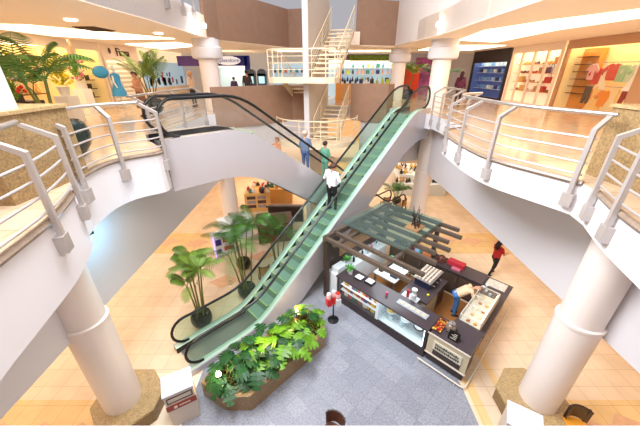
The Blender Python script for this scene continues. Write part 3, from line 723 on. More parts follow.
    for a, b_, ra, rb, k in caps:
        a_ = np.array(a); d = np.array(b_)-a_; L = max(d @ d, 1e-9); q = np.clip(((cen-a_) @ d)/L, 0, 1)
        ds = np.linalg.norm(cen-(a_+q[:, None]*d), axis=1)-(ra+(rb-ra)*q)
        mk = ds < best; best[mk] = ds[mk]; tg[mk] = k
    def cm(c, r=.7): return mat('cloth_%d_%d_%d' % c, c, r)
    mats = [mat('skin_%d_%d_%d' % skin, skin, .5), cm(top), cm(bottom), cm(shoes, .4)]
    out.materials.clear()
    for q in mats: out.materials.append(q)
    out.polygons.foreach_set('material_index', tg); out.polygons.foreach_set('use_smooth', [True]*len(tg)); 
    z0 = min(j['anL'].z, j['anR'].z)-.08
    out.transform(Matrix.Translation((0, 0, -z0))); out.transform(Matrix.Scale(S, 4))
    t = thing('person', label, 'person', loc); t.rotation_euler = (0, 0, rz)
    bo = bpy.data.objects.new('body', out); C.objects.link(bo); bo.parent = t
    def child(mb_, nm, m_):
        mb_.v = [tuple((Vector(p)+Vector((0, 0, -z0)))*S) for p in mb_.v]
        me_ = bpy.data.meshes.new(nm); me_.from_pydata(mb_.v, [], mb_.f); me_.materials.append(m_)
        for p in me_.polygons: p.use_smooth = True
        o = bpy.data.objects.new(nm, me_); C.objects.link(o); o.parent = t; return o
    hm = MB(); hc = hd+hup*.045-fw*.018
    def hp(x, y, z): return hc+side*x+fw*y+hup*z
    hb = MB(hp); hb.ball((0, -.008, .012), .106, .112, .100, 14, 10)
    if longhair:
        hb.tube([(0, -.06, 0), (0, -.09, -.12), (0, -.08, -.26), (0, -.07, -.34)], [.095, .10, .085, .03], 12)
    # open the face: keep only hair points behind / above the brow
    keep = [i for i, f in enumerate(hb.f) if not (sum(((Vector(hb.v[k])-hc).dot(fw)) for k in f)/len(f) > .055 and sum(((Vector(hb.v[k])-hc).dot(hup)) for k in f)/len(f) < .055)]
    hb.f = [hb.f[i] for i in keep]; hb.mi = [0]*len(hb.f)
    child(hb, 'hair', mat('hair_%d_%d_%d' % hair, hair, .6))
    em = MB()
    for q in (-1, 1): em.ball(tuple(hd+hup*.02+fw*.088+side*q*.032), .011, n=8, m=6)
    child(em, 'eye', mat('eye_dark', (20, 14, 12), .2))
    mm = MB(); mm.tube([hd-hup*.052+fw*.088-side*.022, hd-hup*.055+fw*.094, hd-hup*.052+fw*.088+side*.022], .006, 6); child(mm, 'mouth', mat('lips', (150, 70, 66), .5))
    if dress:
        dm = MB(); zt, zb = 1.0, dress[1]; prof = []
        for i in range(7):
            q = i/6; r = .15+.10*q
            prof.append((r, zt+(zb-zt)*q))
        k = 20; vs = []
        for r, z in prof:
            for a in range(k):
                th = 2*PI*a/k; rr = r*(1+.06*math.cos(th*7)*((zt-z))); vs.append((pe.x+rr*1.05*math.cos(th), pe.y+rr*.85*math.sin(th), z))
        dm._add(vs, [(i*k+a, i*k+(a+1) % k, (i+1)*k+(a+1) % k, (i+1)*k+a) for i in range(6) for a in range(k)]); child(dm, 'skirt', cm(dress[0]))
    return t
TH45 = -PI/4   # facing +x+y
def esc_pos(e, s, w):
    _, xf, zz = e; return xf(s, w, zz(s))
def stepz(s, s0, ds, dz, asc=True):
    k = math.floor((s-s0)/ds); return (k+1)*dz
z1 = stepz(7.5, 3.55, 8.55/21, 6/21)
p = esc1[1](7.52, 0, z1); person((p[0], p[1], z1+.01), TH45, 'person with brown hair in a white shirt and black trousers riding the front escalator', 1.84, top=(238, 232, 240), bottom=(26, 24, 30), hair=(74, 44, 34), sleeve=.62, vox=.010,
       J=dict(elR=(.27, .02, 1.14), haR=(.22, .22, 1.30), elL=(-.27, -.02, 1.13), haL=(-.40, .14, 1.0), head=(.02, .03, 1.59), knR=(.10, .06, .50), anR=(.10, .08, .10)), longhair=False, fem=True).scale = (1.22, 1.22, 1.0)
def down(s): k = math.floor((13.15-s)/(8.55/21)); return (k+1)*6/21
for s_, lb, kw in ((7.5, 'person in a grey blue shirt and blue trousers on the rear escalator', dict(top=(104, 120, 150), bottom=(58, 84, 140), hair=(196, 170, 150), H=1.66)),
                   (8.6, 'person in a green shirt with dark hair on the rear escalator', dict(top=(96, 158, 132), bottom=(110, 170, 150), hair=(44, 26, 20), H=1.66))):
    z = down(s_); q = esc2[1](s_, .0, z); person((q[0], q[1], z+.01), TH45 if 'green' in lb else TH45+.3, lb, vox=.014, J=dict(elR=(.26, .05, 1.12), haR=(.24, .25, 1.05)), **kw)
person((-2.15, 14.75, 3.0), 2.2, 'person in a peach top reaching out below the rear escalator', 1.7, top=(236, 160, 110), bottom=(230, 150, 110), hair=(150, 80, 50), vox=.018, J=dict(haR=(.5, .4, 1.3), elR=(.3, .2, 1.3)))
person((-7.25, 12.6, 6), 2.75, 'woman in a brown sleeveless dress looking at a phone on the left gallery', 1.68, top=(186, 134, 100), bottom=(120, 84, 62), hair=(60, 34, 22), sleeve=.08, legs_bare=True, dress=((134, 96, 72), .36), vox=.011, fem=True,
       J=dict(elL=(-.24, .04, 1.12), haL=(-.06, .26, 1.18), elR=(.24, .04, 1.12), haR=(.06, .26, 1.18), head=(0, .05, 1.58)))
person((-6.6, 16.3, 6), 1.2, 'blond person in a cream top before the blue shop window', 1.66, top=(240, 214, 190), bottom=(60, 56, 66), hair=(222, 178, 120), vox=.018, J=dict(haR=(.2, .3, 1.15), elR=(.25, .1, 1.1)))
person((-4.25, 18.6, 6), .3, 'person in a dark coat standing at the blue sign shop', 1.72, top=(58, 42, 40), bottom=(40, 34, 34), hair=(30, 20, 20), sleeve=1, vox=.018)
person((-5.3, 19.6, 6), .1, 'small person in a purple top left of the dark coat', 1.35, top=(70, 50, 96), bottom=(40, 40, 60), hair=(60, 30, 60), sleeve=1, vox=.018)
person((7.35, 16.6, 6), -.6, 'person with long dark purple hair beyond the right gallery railing', 1.66, top=(96, 40, 70), bottom=(60, 40, 50), hair=(60, 24, 44), sleeve=1, longhair=True, vox=.016)
person((7.2, 9.85, 0), -1.3, 'walking person in black with a red top and long dark hair on the right floor', 1.68, top=(184, 36, 34), bottom=(30, 22, 26), hair=(44, 22, 18), sleeve=.3, longhair=True, vox=.012, fem=True,
       J=dict(chest=(0, .02, 1.28), elR=(.24, .08, 1.14), haR=(.16, .33, 1.12), elL=(-.24, .08, 1.14), haL=(-.16, .33, 1.16), knL=(-.09, .16, .52), anL=(-.09, .10, .12), knR=(.09, -.02, .5), anR=(.09, -.22, .10)))
person((-.35, 21.0, 6), 2.5, 'distant shopper in black by the shop behind the stairs', 1.68, top=(40, 34, 36), bottom=(30, 30, 40), vox=.02)

# ================================================================== CAFE KIOSK
def kp(u, v, z): return (3.85+(v-u)*R2, 5.1+(u+v)*R2, z)
def KM(): return MB(kp)
def kthing(name, label, cat, u, v, z=0, group=None): return thing(name, label, cat, kp(u, v, z), group)
KBROWN = mat('kiosk_dark_brown', (58, 46, 46), .35); KTOP = mat('kiosk_dark_top', (74, 64, 68), .22); KCREAM = mat('kiosk_cream_panel', (196, 184, 156), .4)
KWHITE = mat('white_lacquer', (226, 234, 240), .3); LEDW = mat('cool_display_light', (226, 244, 255), .5, emit=8.0); KLINE = mat('white_edge_strip', (232, 222, 206), .3)
m = KM(); m.box(.75, 4.55, .7, 3.25, .005, .03); tag(m.build('kiosk_floor', WOODFLOOR), 'oak plank floor inside the kiosk', 'floor', kind='structure')
# front counter with two glazed displays
t = kthing('display_counter', 'dark front counter with two lit glass displays', 'counter', 2.9, .4)
m = KM(); m.box(1.12, 4.55, 0, .70, 0, .34); m.box(1.12, 1.2, 0, .7, .34, 1.08); m.box(4.45, 4.55, 0, .7, .34, 1.08); m.box(1.12, 4.55, .6, .70, .34, 1.08); m.build('carcass', KBROWN, t)
m = KM(); m.box(1.05, 4.6, -.03, .74, 1.08, 1.14); m.build('worktop', KTOP, t)
m = KM(); m.box(2.76, 2.86, -.02, .6, .34, 1.08); m.build('divider', KWHITE, t)
m = KM(); m.box(1.2, 2.76, .55, .6, .36, 1.06); m.box(1.2, 2.76, 0.02, .6, .345, .36); m.box(2.86, 4.45, .5, .6, .36, 1.06); m.build('lining', KWHITE, t)
m = KM(); m.box(1.2, 2.74, .05, .12, 1.04, 1.075); m.box(2.88, 4.43, .03, .1, 1.04, 1.075); m.box(1.2, 1.22, .02, .1, .4, 1.0); m.build('light_strip', LEDW, t)
for a, b_ in ((1.2, 2.76), (2.86, 4.45)):
    m = KM(); m.box(a, b_, -.015, -.005, .36, 1.07); m.build('glass_front', GLASS, t)
for z in (.58, .82): m = KM(); m.box(2.88, 4.43, .04, .5, z-.012, z); m.build('shelf', KWHITE, t)
m = KM(); m.box(1.22, 2.74, .05, .5, .66, .672); m.build('shelf', GLASS, t)
# packs on the shelves of the left display
cols = [(232, 150, 30), (210, 60, 40), (240, 200, 60), (60, 120, 70), (240, 236, 228), (160, 90, 40), (90, 60, 110)]
protos = []
for c in cols:
    m = MB(); m.box(-.045, .045, -.07, .07, 0, .13); m.box(-.03, .03, -.05, .05, .13, .155); o = m.build('snack_pack', mat('pack_%d_%d_%d' % c, c, .4)); protos.append(o)
used = set(); rnd = random.Random(9)
for zi, z in enumerate((.36, .58, .82)):
    for q in range(14):
        ci = rnd.randrange(len(cols)); o = protos[ci]
        if ci in used: o = protos[ci].copy(); C.objects.link(o)
        used.add(ci); o.location = kp(2.96+q*.105, .14+rnd.random()*.06, z); o.rotation_euler = (0, 0, PI/4)
        tag(o, '%s snack pack on the %s shelf of the left kiosk display' % (('orange', 'red', 'yellow', 'green', 'white', 'brown', 'purple')[ci], ('bottom', 'middle', 'top')[zi]), 'snack pack', 'snack packs in the kiosk display')
for k, (u, v, z, c, nm, lb) in enumerate(((2.45, .3, .672, (214, 170, 40), 'pie', 'yellow cake on a white stand in the right display'), (1.95, .3, .672, (240, 240, 236), 'pie', 'white cream cake on a stand, middle of the right display'), (1.5, .3, .672, (250, 250, 250), 'pie', 'white cake on a dark plate at the right end of the display'))):
    t = kthing('cake', lb, 'cake', u, v, z); p = kp(u, v, z)
    m = MB(); m.lathe([(.06, 0), (.02, .02), (.02, .05), (.17, .06), (.17, .07)], p, 20); m.build('stand', KWHITE if k < 2 else BLACK, t)
    m = MB(); m.lathe([(.135, .07), (.14, .14), (.12, .16), (.02, .165)], p, 20); m.build('topping', mat('cake_%d' % k, c, .5), t)
for k, (u, lb) in enumerate(((2.45, 'tall glass jar on the floor of the right display, left'), (2.05, 'tall glass jar on the floor of the right display, middle'))):
    p = kp(u, .3, .36); m = MB(); m.lathe([(.07, 0), (.08, .02), (.08, .16), (.05, .19)], p, 14); tag(m.build('jar', mat('pale_glass', (200, 224, 232), .1)), lb, 'jar')
# corner counter with cream panel
t = kthing('corner_counter', 'corner counter with cream panel and lit sign at the kiosk front', 'counter', .5, .4)
m = KM(); m.box(0, 1.05, .04, .72, .06, 1.08); m.box(.04, .7, .72, 1.0, .06, 1.08); m.build('carcass', KBROWN, t)
m = KM(); m.box(-.03, 1.08, 0, .04, .36, 1.06); m.build('front_panel', KCREAM, t)
m = KM(); m.box(-.04, 1.1, -.02, .76, 1.09, 1.14); m.box(-.04, .74, .76, 1.02, 1.09, 1.14); m.build('worktop', KTOP, t)
m = KM(); m.box(-.05, 1.1, -.035, -.018, 1.08, 1.13); m.build('edge_strip', KLINE, t); m = KM(); m.box(-.05, 1.1, -.02, 0, .33, .37); m.build('edge_strip', KLINE, t)
m = KM(); m.box(.12, .88, -.02, 0, .42, .64); m.build('recess', KBROWN, t)
sg = KM(); sg.box(.12, .9, -.03, -.005, .62, .92); so = sg.build('sign_board', mat('sign_greyish', (216, 210, 190), .4), t)
m = KM(); rr = random.Random(3)
for row, (z0_, z1_) in enumerate(((.79, .87), (.67, .76))):
    u = .84
    while u > .2:
        w_ = rr.uniform(.025, .05); m.box(u-w_, u, -.036, -.03, z0_, z1_ if rr.random() > .4 else z1_-.02); u -= w_+.012
m.build('lettering', mat('sign_ink', (60, 66, 56), .5), so)
# side counter with glass case
t = kthing('side_counter', 'dark side counter along the right of the kiosk', 'counter', .35, 2.2)
m = KM(); m.box(.05, .72, 1.02, 3.95, .06, .92); m.build('carcass', mat('kiosk_tan_side', (150, 116, 74), .35), t); m = KM(); m.box(-.04, .76, 1.02, 4.0, .92, .98); m.build('worktop', KTOP, t)
t = kthing('glass_display_case', 'long glass display case of pastries on the side counter', 'display case', .4, 1.9, .98)
m = KM(); m.box(.1, .68, 1.05, 2.8, .98, 1.03); m.box(.1, .12, 1.05, 2.8, 1.03, 1.3); m.build('base', KLINE, t)
m = KM(); m.box(.12, .68, 1.05, 2.8, 1.31, 1.32); m.box(.67, .68, 1.05, 2.8, 1.03, 1.31); m.box(.12, .68, 1.05, 1.06, 1.03, 1.31); m.box(.12, .68, 2.79, 2.8, 1.03, 1.31); m.build('glass', GLASS, t)
m = KM()
for u in (.11, .67):
    m.box(u, u+.015, 1.05, 2.8, 1.3, 1.325)
for v in (1.05, 1.63, 2.2, 2.79): m.box(.11, .685, v, v+.015, 1.3, 1.325); m.box(.67, .685, v, v+.015, 1.0, 1.31)
m.build('frame', KLINE, t)
m = KM(); m.box(.13, .16, 1.1, 2.75, 1.27, 1.29); m.build('light_strip', mat('warm_case_light', (255, 236, 190), .5, emit=4), t)
pas = []
for i, (c, lb) in enumerate((((226, 170, 80), 'golden'), ((240, 226, 190), 'cream'), ((190, 110, 50), 'brown'))):
    m = MB(); m.ball((0, 0, .03), .06, .045, .035, 10, 6); pas.append((m.build('pastry', mat('pastry_%d' % i, c, .6)), lb))
first = set(); rnd = random.Random(12)
for i in range(5):
    for k_ in range(2):
        q = (i+k_*2) % 3; o, lb = pas[q]
        if q in first: o = o.copy(); C.objects.link(o)
        first.add(q); o.location = kp(.28+k_*.2, 1.25+i*.33, 1.03)
        tag(o, '%s pastry in the glass case on the kiosk side counter' % lb, 'pastry', '%s pastries in the side glass case' % lb)
# back counter
t = kthing('back_counter', 'dark counter with cupboards along the rear of the kiosk', 'counter', 2.2, 3.6)
m = KM(); m.box(.76, 4.5, 3.35, 3.95, .03, .98); m.build('carcass', mat('kiosk_cupboard_brown', (84, 68, 58), .4), t); m = KM(); m.box(.76, 4.5, 3.28, 4.0, .98, 1.04); m.build('worktop', KTOP, t)
for q in range(5): m = KM(); u = .85+q*.72; m.box(u, u+.66, 3.32, 3.35, .12, .92); d = m.build('door', MATS['kiosk_cupboard_brown'], t); m = KM(); m.box(u+.05, u+.07, 3.30, 3.32, .6, .8); m.build('handle', STEEL, d)
# base rail
t = kthing('foot_rail', 'white foot rail around the kiosk corner near the floor', 'rail', 0, 0)
m = KM(); m.tube([(1.2, -.18, .10), (.0, -.18, .10), (-.12, -.16, .10), (-.16, -.05, .10), (-.16, 4.0, .10)], .02, 8); m.build('bar', KLINE, t, smooth=True)
m = KM()
for u, v in ((1.15, -.18), (.1, -.18), (-.16, .6), (-.16, 1.8), (-.16, 3.0), (-.16, 3.95)): m.tube([(u, v, 0), (u, v, .1)], .014, 6)
m.build('foot', KLINE, t)
# island
t = kthing('island_cabinet', 'dark island cabinet with cream side inside the kiosk', 'cabinet', 2.2, 1.9)
m = KM(); m.box(1.75, 2.6, 1.15, 2.7, .03, .92); m.build('carcass', KBROWN, t); m = KM(); m.box(1.72, 1.75, 1.15, 2.0, .05, .9); m.box(1.75, 2.6, 1.12, 1.15, .05, .9); m.build('side_panel', KCREAM, t)
m = KM(); m.box(1.70, 2.62, 1.1, 2.72, .92, .97); m.build('worktop', KTOP, t)
t = kthing('espresso_machine', 'boxy espresso machine with cups on top inside the kiosk', 'coffee machine', 2.2, 2.2, .97)
m = KM(); m.box(1.95, 2.5, 1.75, 2.65, .97, 1.25); m.build('body', mat('machine_navy', (40, 46, 70), .3), t); m = KM(); m.box(1.9, 2.55, 1.7, 2.7, 1.25, 1.28); m.build('top_tray', STEEL, t)
m = KM()
for v in (1.95, 2.2, 2.45): m.tube([(1.95, v, 1.1), (1.84, v, 1.08)], .02, 6)
m.build('spout', STEEL, t)
m = MB(); m.lathe([(.025, 0), (.035, .05), (.036, .06), (.03, .055)], (0, 0, 0), 10); cup = m.build('cup', mat('cup_cream', (240, 220, 200), .3), smooth=True)
f = True
for a in range(5):
    for b_ in range(8):
        o = cup if f else cup.copy()
        if not f: C.objects.link(o)
        f = False; o.location = kp(1.99+a*.12, 1.78+b_*.115, 1.28); tag(o, 'cream cup in the rows on top of the espresso machine', 'cup', 'cups on top of the espresso machine')
# items
def item(name, lb, cat, u, v, z, f, m_, smooth=False):
    p = kp(u, v, z); mb = MB(); f(mb, p); return tag(mb.build(name, m_, smooth=smooth, loc=p), lb, cat)
def kitem(name, lb, cat, bx, m_):
    mb = KM(); mb.box(*bx); return tag(mb.build(name, m_, loc=kp((bx[0]+bx[1])/2, (bx[2]+bx[3])/2, bx[4])), lb, cat)
t = kthing('coffee_grinder', 'white and red coffee grinder on a white tray by the front counter', 'coffee grinder', 1.75, .95, .97); p = kp(2.1, .95, .97)
m = KM(); m.box(1.95, 2.5, .75, 1.15, .97, 1.0); m.build('tray', KWHITE, t)
m = MB(); m.lathe([(.09, .03), (.09, .25), (.05, .3), (.09, .42), (.09, .46)], p, 14); m.build('body', KWHITE, t); m = MB(); m.lathe([(.05, .03), (.06, .3), (.03, .33)], kp(2.3, .95, .97), 12); m.build('bottle', mat('syrup_red', (190, 50, 50), .3), t)
kitem('grinder_table', 'narrow dark table under the coffee grinder', 'table', (1.9, 2.6, .76, 1.09, .03, .965), KBROWN)
t = kthing('glass_jar', 'large round glass jar full of brown sweets on the corner counter', 'jar', .62, .5, 1.14); p = kp(.68, .42, 1.14)
m = MB(); m.lathe([(.10, 0), (.14, .06), (.15, .14), (.10, .24), (.08, .25)], p, 20); m.build('bowl', mat('jar_glass_brown', (150, 136, 124), .08, .5), t, smooth=True); m = MB(); m.lathe([(.09, .25), (.09, .29), (.02, .31), (.02, .34)], p, 16); m.build('lid', STEEL, t)
t = kthing('menu_stand', 'black menu board standing on the corner counter', 'sign', .5, .25, 1.14)
m = KM(); A = [(.36, .12, 1.14), (.36, .34, 1.14), (.36, .23, 1.38)]; m.hull2(A, [(.64, p[1], p[2]) for p in A]); m.build('board', BLACK, t)
m = KM()
for i in range(4): q = .25+i*.17; v = .12+.11*q; m.box(.42, .42+(.16, .1, .14, .08)[i], v-.012, v-.006, 1.14+.24*q-.01, 1.14+.24*q+.006)
m.build('lettering', KLINE, t)
rnd = random.Random(5)
t = kthing('sweets_tray', 'open tray of orange and red sweets on the counter corner', 'tray', 1.0, .4, 1.14)
m = KM(); m.box(.82, 1.08, .08, .66, 1.14, 1.17); m.build('tray', DARKW, t)
for c_, nm in (((224, 120, 40), 'orange'), ((190, 40, 36), 'red'), ((240, 200, 90), 'yellow')):
    m = KM()
    for q in range(14): m.box(*(lambda u, v: (u, u+.04, v, v+.05, 1.17, 1.2))(rnd.uniform(.83, 1.03), rnd.uniform(.09, .6)))
    tag(m.build('sweets', mat('sweet_'+nm, c_, .4), t), kind='stuff')
t = kthing('glass_top_tray', 'long pale tray set in the front counter top', 'tray', 1.9, .45, 1.14)
m = KM(); m.box(1.35, 2.35, .30, .52, 1.14, 1.16); m.build('tray', mat('tray_blue_grey', (176, 186, 200), .2), t)
m = KM()
for i in range(5): m.box(1.42+i*.18, 1.54+i*.18, .34, .48, 1.16, 1.175)
m.build('jewel_label', mat('beige_labels', (210, 196, 170), .4), t)
item('cup', 'pink plastic cup on the front counter', 'cup', 2.75, .38, 1.14, lambda m, p: m.lathe([(.03, 0), (.045, .12), (.04, .12)], p, 12), mat('pink_plastic', (226, 60, 120), .3))
for i, (u, v, lb) in enumerate(((3.9, .42, 'white napkin holder on the front counter, left'), (3.5, .50, 'white open napkin box on the front counter, right'))):
    t = kthing('napkin_box', lb, 'box', u, v, 1.14); m = KM(); m.box(u-.15, u+.15, v-.13, v+.13, 1.14, 1.2); m.build('box_body', BLACK if i else DARK, t); m = KM(); m.box(u-.13, u+.13, v-.11, v+.11, 1.2, 1.225); m.build('napkins', mat('paper_white', (240, 242, 246), .5), t)
def smallplant(u, v, z, lb, seed):
    t = kthing('potted_plant', lb, 'plant', u, v, z); p = kp(u, v, z); m = MB(); m.lathe([(.07, 0), (.09, .16), (.08, .16)], p, 14); m.build('pot', KWHITE, t)
    m = MB(); r_ = random.Random(seed)
    for q in range(26):
        a = r_.random()*6.28; e = r_.uniform(.2, 1.4); leafshape(m, (p[0], p[1], p[2]+.17+r_.random()*.1), (math.cos(a)*math.cos(e), math.sin(a)*math.cos(e), math.sin(e)), (0, 0, 1), r_.uniform(.12, .22), .05, .4, 3)
    m.build('foliage', mat('fresh_green', (96, 176, 80), .5), t, recalc=False)
smallplant(4.3, .4, 1.14, 'small leafy plant in a white pot on the front counter', 2)
kitem('white_cabinet', 'white cabinet at the left end of the kiosk', 'cabinet', (4.62, 5.1, .05, .75, .02, 1.05), KWHITE)
kitem('white_box', 'white box on the white cabinet at the kiosk left end', 'box', (4.66, 4.98, .15, .65, 1.05, 1.25), KWHITE)
smallplant(4.86, .9, 1.0, 'small green plant behind the white box', 6)
kitem('white_shelf_unit', 'white shelf unit behind the plant inside the kiosk', 'cabinet', (4.6, 5.1, .8, 3.2, .02, 1.0), KWHITE)
rnd = random.Random(15)
lbls = ['blue', 'white', 'black', 'teal', 'pink', 'silver']; cc = [(50, 70, 150), (236, 240, 246), (30, 30, 36), (60, 150, 140), (220, 110, 150), (190, 196, 204)]
for i in range(22):
    u, v = rnd.choice(((4.7+rnd.random()*.3, 1.1+rnd.random()*2.0), (2.9+rnd.random()*1.4, 3.4+rnd.random()*.4))); z = 1.0 if u > 4.5 else 1.04; q = i % 6; h = rnd.uniform(.12, .3)
    item('bottle', '%s bottle on the shelves under the kiosk canopy' % lbls[q], 'bottle', u, v, z, lambda m, p: m.lathe([(.04, 0), (.045, .02), (.045, h*.6), (.018, h*.75), (.018, h)], p, 10), mat('bottle_'+lbls[q], cc[q], .2))['group'] = '%s bottles in the kiosk' % lbls[q]
t = kthing('work_table', 'white work table in the middle of the kiosk', 'table', 3.4, 1.9)
m = KM(); m.box(3.0, 3.9, 1.3, 2.6, .9, .95); m.build('tabletop', KWHITE, t)
for u, v in ((3.05, 1.35), (3.85, 1.35), (3.05, 2.55), (3.85, 2.55)): m = KM(); m.box(u-.03, u+.03, v-.03, v+.03, .03, .9); m.build('leg', STEEL, t)
for i, (u, v, w_, h, c, nm) in enumerate(((3.2, 1.6, .14, .22, (40, 50, 80), 'navy blender jug'), (3.6, 1.6, .1, .15, (230, 236, 240), 'white mug rack'), (3.4, 2.2, .2, .12, (240, 240, 236), 'white container'), (3.75, 2.3, .1, .25, (70, 160, 110), 'green carton'))):
    kitem('container', nm+' on the white work table', 'container', (u-w_, u+w_, v-.1, v+.1, .95, .95+h), mat('cont_%d' % i, c, .3))
# back counter things
kitem('red_bag', 'red paper bag lying on the rear kiosk counter', 'bag', (1.55, 2.15, 3.62, 3.9, 1.04, 1.2), mat('crimson_bag', (200, 50, 66), .5))
kitem('pink_box', 'pink box on the rear kiosk counter in front of the bag', 'box', (1.6, 1.9, 3.4, 3.55, 1.04, 1.1), mat('pink_box_mat', (220, 120, 140), .5))
kitem('cardboard_box', 'orange cardboard box on the rear kiosk counter', 'box', (2.75, 3.1, 3.45, 3.85, 1.04, 1.2), mat('orange_card', (220, 130, 80), .6))
item('cake_dome', 'dark glass cake dome with a metal rim on the rear counter', 'cake dome', 2.4, 3.7, 1.04, lambda m, p: m.lathe([(.2, 0), (.2, .03), (.17, .04), (.16, .12), (.1, .19), (.02, .2), (.02, .24)], p, 20), mat('cake_dome_mat', (110, 60, 50), .15), True)
kitem('blue_box', 'pale blue box on the rear kiosk counter', 'box', (3.2, 3.45, 3.5, 3.7, 1.04, 1.14), mat('pale_blue', (150, 190, 220), .5))
kitem('newspaper', 'folded newspaper on the right rear corner of the kiosk', 'newspaper', (.1, .7, 3.45, 3.9, .98, 1.01), mat('newsprint', (216, 208, 196), .7, noise=.2, nscale=14))
for i, (u, v) in enumerate(((.55, 3.05), (.68, 3.2), (.4, 2.95), (.62, 3.35))):
    item('coffee_cup', 'white coffee cup beside the glass case', 'cup', u, v, .98, lambda m, p: m.lathe([(.03, 0), (.045, .08), (.04, .08)], p, 12), KWHITE)['group'] = 'coffee cups beside the glass case'
item('lemon', 'yellow lemon on the island cabinet', 'fruit', 1.85, 1.5, .97, lambda m, p: m.ball((p[0], p[1], p[2]+.04), .05, .04, .04), mat('lemon', (230, 220, 40), .4), True)
# employee
person(kp(1.17, 2.35, .03), 1.72-PI-.4, 'kiosk worker in a beige shirt and blue jeans bending over the side counter', 1.7, top=(226, 196, 160), bottom=(70, 120, 180), hair=(44, 30, 26), sleeve=.4, vox=.011,
       J=dict(pelvis=(0, -.04, .93), chest=(0, .22, 1.17), neck=(0, .37, 1.25), head=(0, .50, 1.27), shL=(-.18, .33, 1.22), shR=(.18, .33, 1.22), elL=(-.26, .42, 1.0), haL=(-.15, .58, .98), elR=(.26, .42, 1.0), haR=(.15, .58, .98), hiL=(-.09, -.04, .9), hiR=(.09, -.04, .9), knL=(-.1, .0, .49), knR=(.1, .0, .49)))
# pergola
PERG = mat('pergola_wood', (92, 78, 68), .4, noise=.12, nscale=6)
t = kthing('kiosk_pergola', 'brown slatted pergola over the rear left of the kiosk', 'pergola', 3.4, 1.8)
for (v, u0) in ((-.15, 1.8), (.36, 1.68), (1.14, 1.68), (1.62, 1.93), (2.1, 1.68), (2.55, 1.92), (3.15, 1.73), (3.62, 2.0)):
    m = KM(); m.box(u0, 5.05, v-.06, v+.06, 2.5, 2.62); m.build('slat', PERG, t)
for u in (2.75, 4.6): m = KM(); m.box(u-.06, u+.06, -.2, 3.7, 2.40, 2.5); m.build('cross_beam', PERG, t)
m = KM(); m.box(5.0, 5.12, -.2, 3.75, 2.42, 2.62); m.build('end_beam', PERG, t)
for u, v in ((5.0, -.1), (5.0, 3.62), (2.75, 3.62)): m = KM(); m.box(u-.07, u+.07, v-.07, v+.07, 0 if not (u < 3) else 1.04, 2.42); m.build('post', DARKW, t)
m = KM(); m.face([(2.65, .9, 2.67), (5.28, .9, 2.67), (5.28, 3.75, 2.67), (2.65, 3.75, 2.67)]); m.build('glass_roof', GTEAL, t)
m = KM(); m.box(5.1, 5.16, -.1, .7, 0, 2.4); m.box(5.1, 5.16, .7, 3.6, 0, 1.3); m.build('side_board', DARKW, t)
t = kthing('dried_branch_decor', 'dark dried branches standing on the glass canopy', 'decoration', 3.2, 2.5, 2.68)
m = KM(); m.box(2.9, 3.4, 2.2, 2.8, 2.68, 2.72); m.build('base', mat('tan_board', (170, 130, 90), .5), t)
m = KM(); r_ = random.Random(2)
for q in range(9): u, v = 3.15+r_.uniform(-.15, .15), 2.5+r_.uniform(-.15, .15); m.tube([(u, v, 2.7), (u+r_.uniform(-.1, .1), v+r_.uniform(-.1, .1), 3.0), (u+r_.uniform(-.2, .2), v+r_.uniform(-.2, .2), 3.2+r_.random()*.3)], [.025, .018, .006], 5)
m.build('branch', DARKW, t)
area('kiosk_light', kp(3.2, 1.8, 2.3), 1.6, 1.6, 45, (.85, .93, 1))
# red gumball stand
t = thing('sweet_dispenser', 'red and white sweet dispenser on a round black foot beside the kiosk', 'dispenser', (.45, 7.35, 0))
m = MB(); m.lathe([(.19, 0), (.19, .03), (.05, .07), (.03, .1)], (.45, 7.35, 0), 24); m.build('foot', BLACK, t, smooth=True); m = MB(); m.cyl((.45, 7.35), .025, .08, .75, 10); m.build('pole', BLACK, t)
RG = mat('gumball_red', (204, 30, 30), .3)
for dx, dy, c_, z in ((-.16, -.02, RG, .7), (.0, .05, RG, .74), (.14, .0, KWHITE, .72)):
    m = MB(); m.cbox((.45+dx, 7.35+dy, z+.13), (.15, .2, .26), .4); hdv = m.build('dispenser_body', c_, t)
    m = MB(); m.lathe([(.07, 0), (.09, .06), (.085, .16), (.05, .2)], (.45+dx, 7.35+dy, z+.26), 14); m.build('globe', mat('globe_pink', (226, 170, 170), .15), hdv, smooth=True); m = MB(); m.lathe([(.07, .19), (.06, .24), (.02, .26)], (.45+dx, 7.35+dy, z+.26), 14); m.build('lid', KWHITE if c_ is RG else RG, hdv, smooth=True)

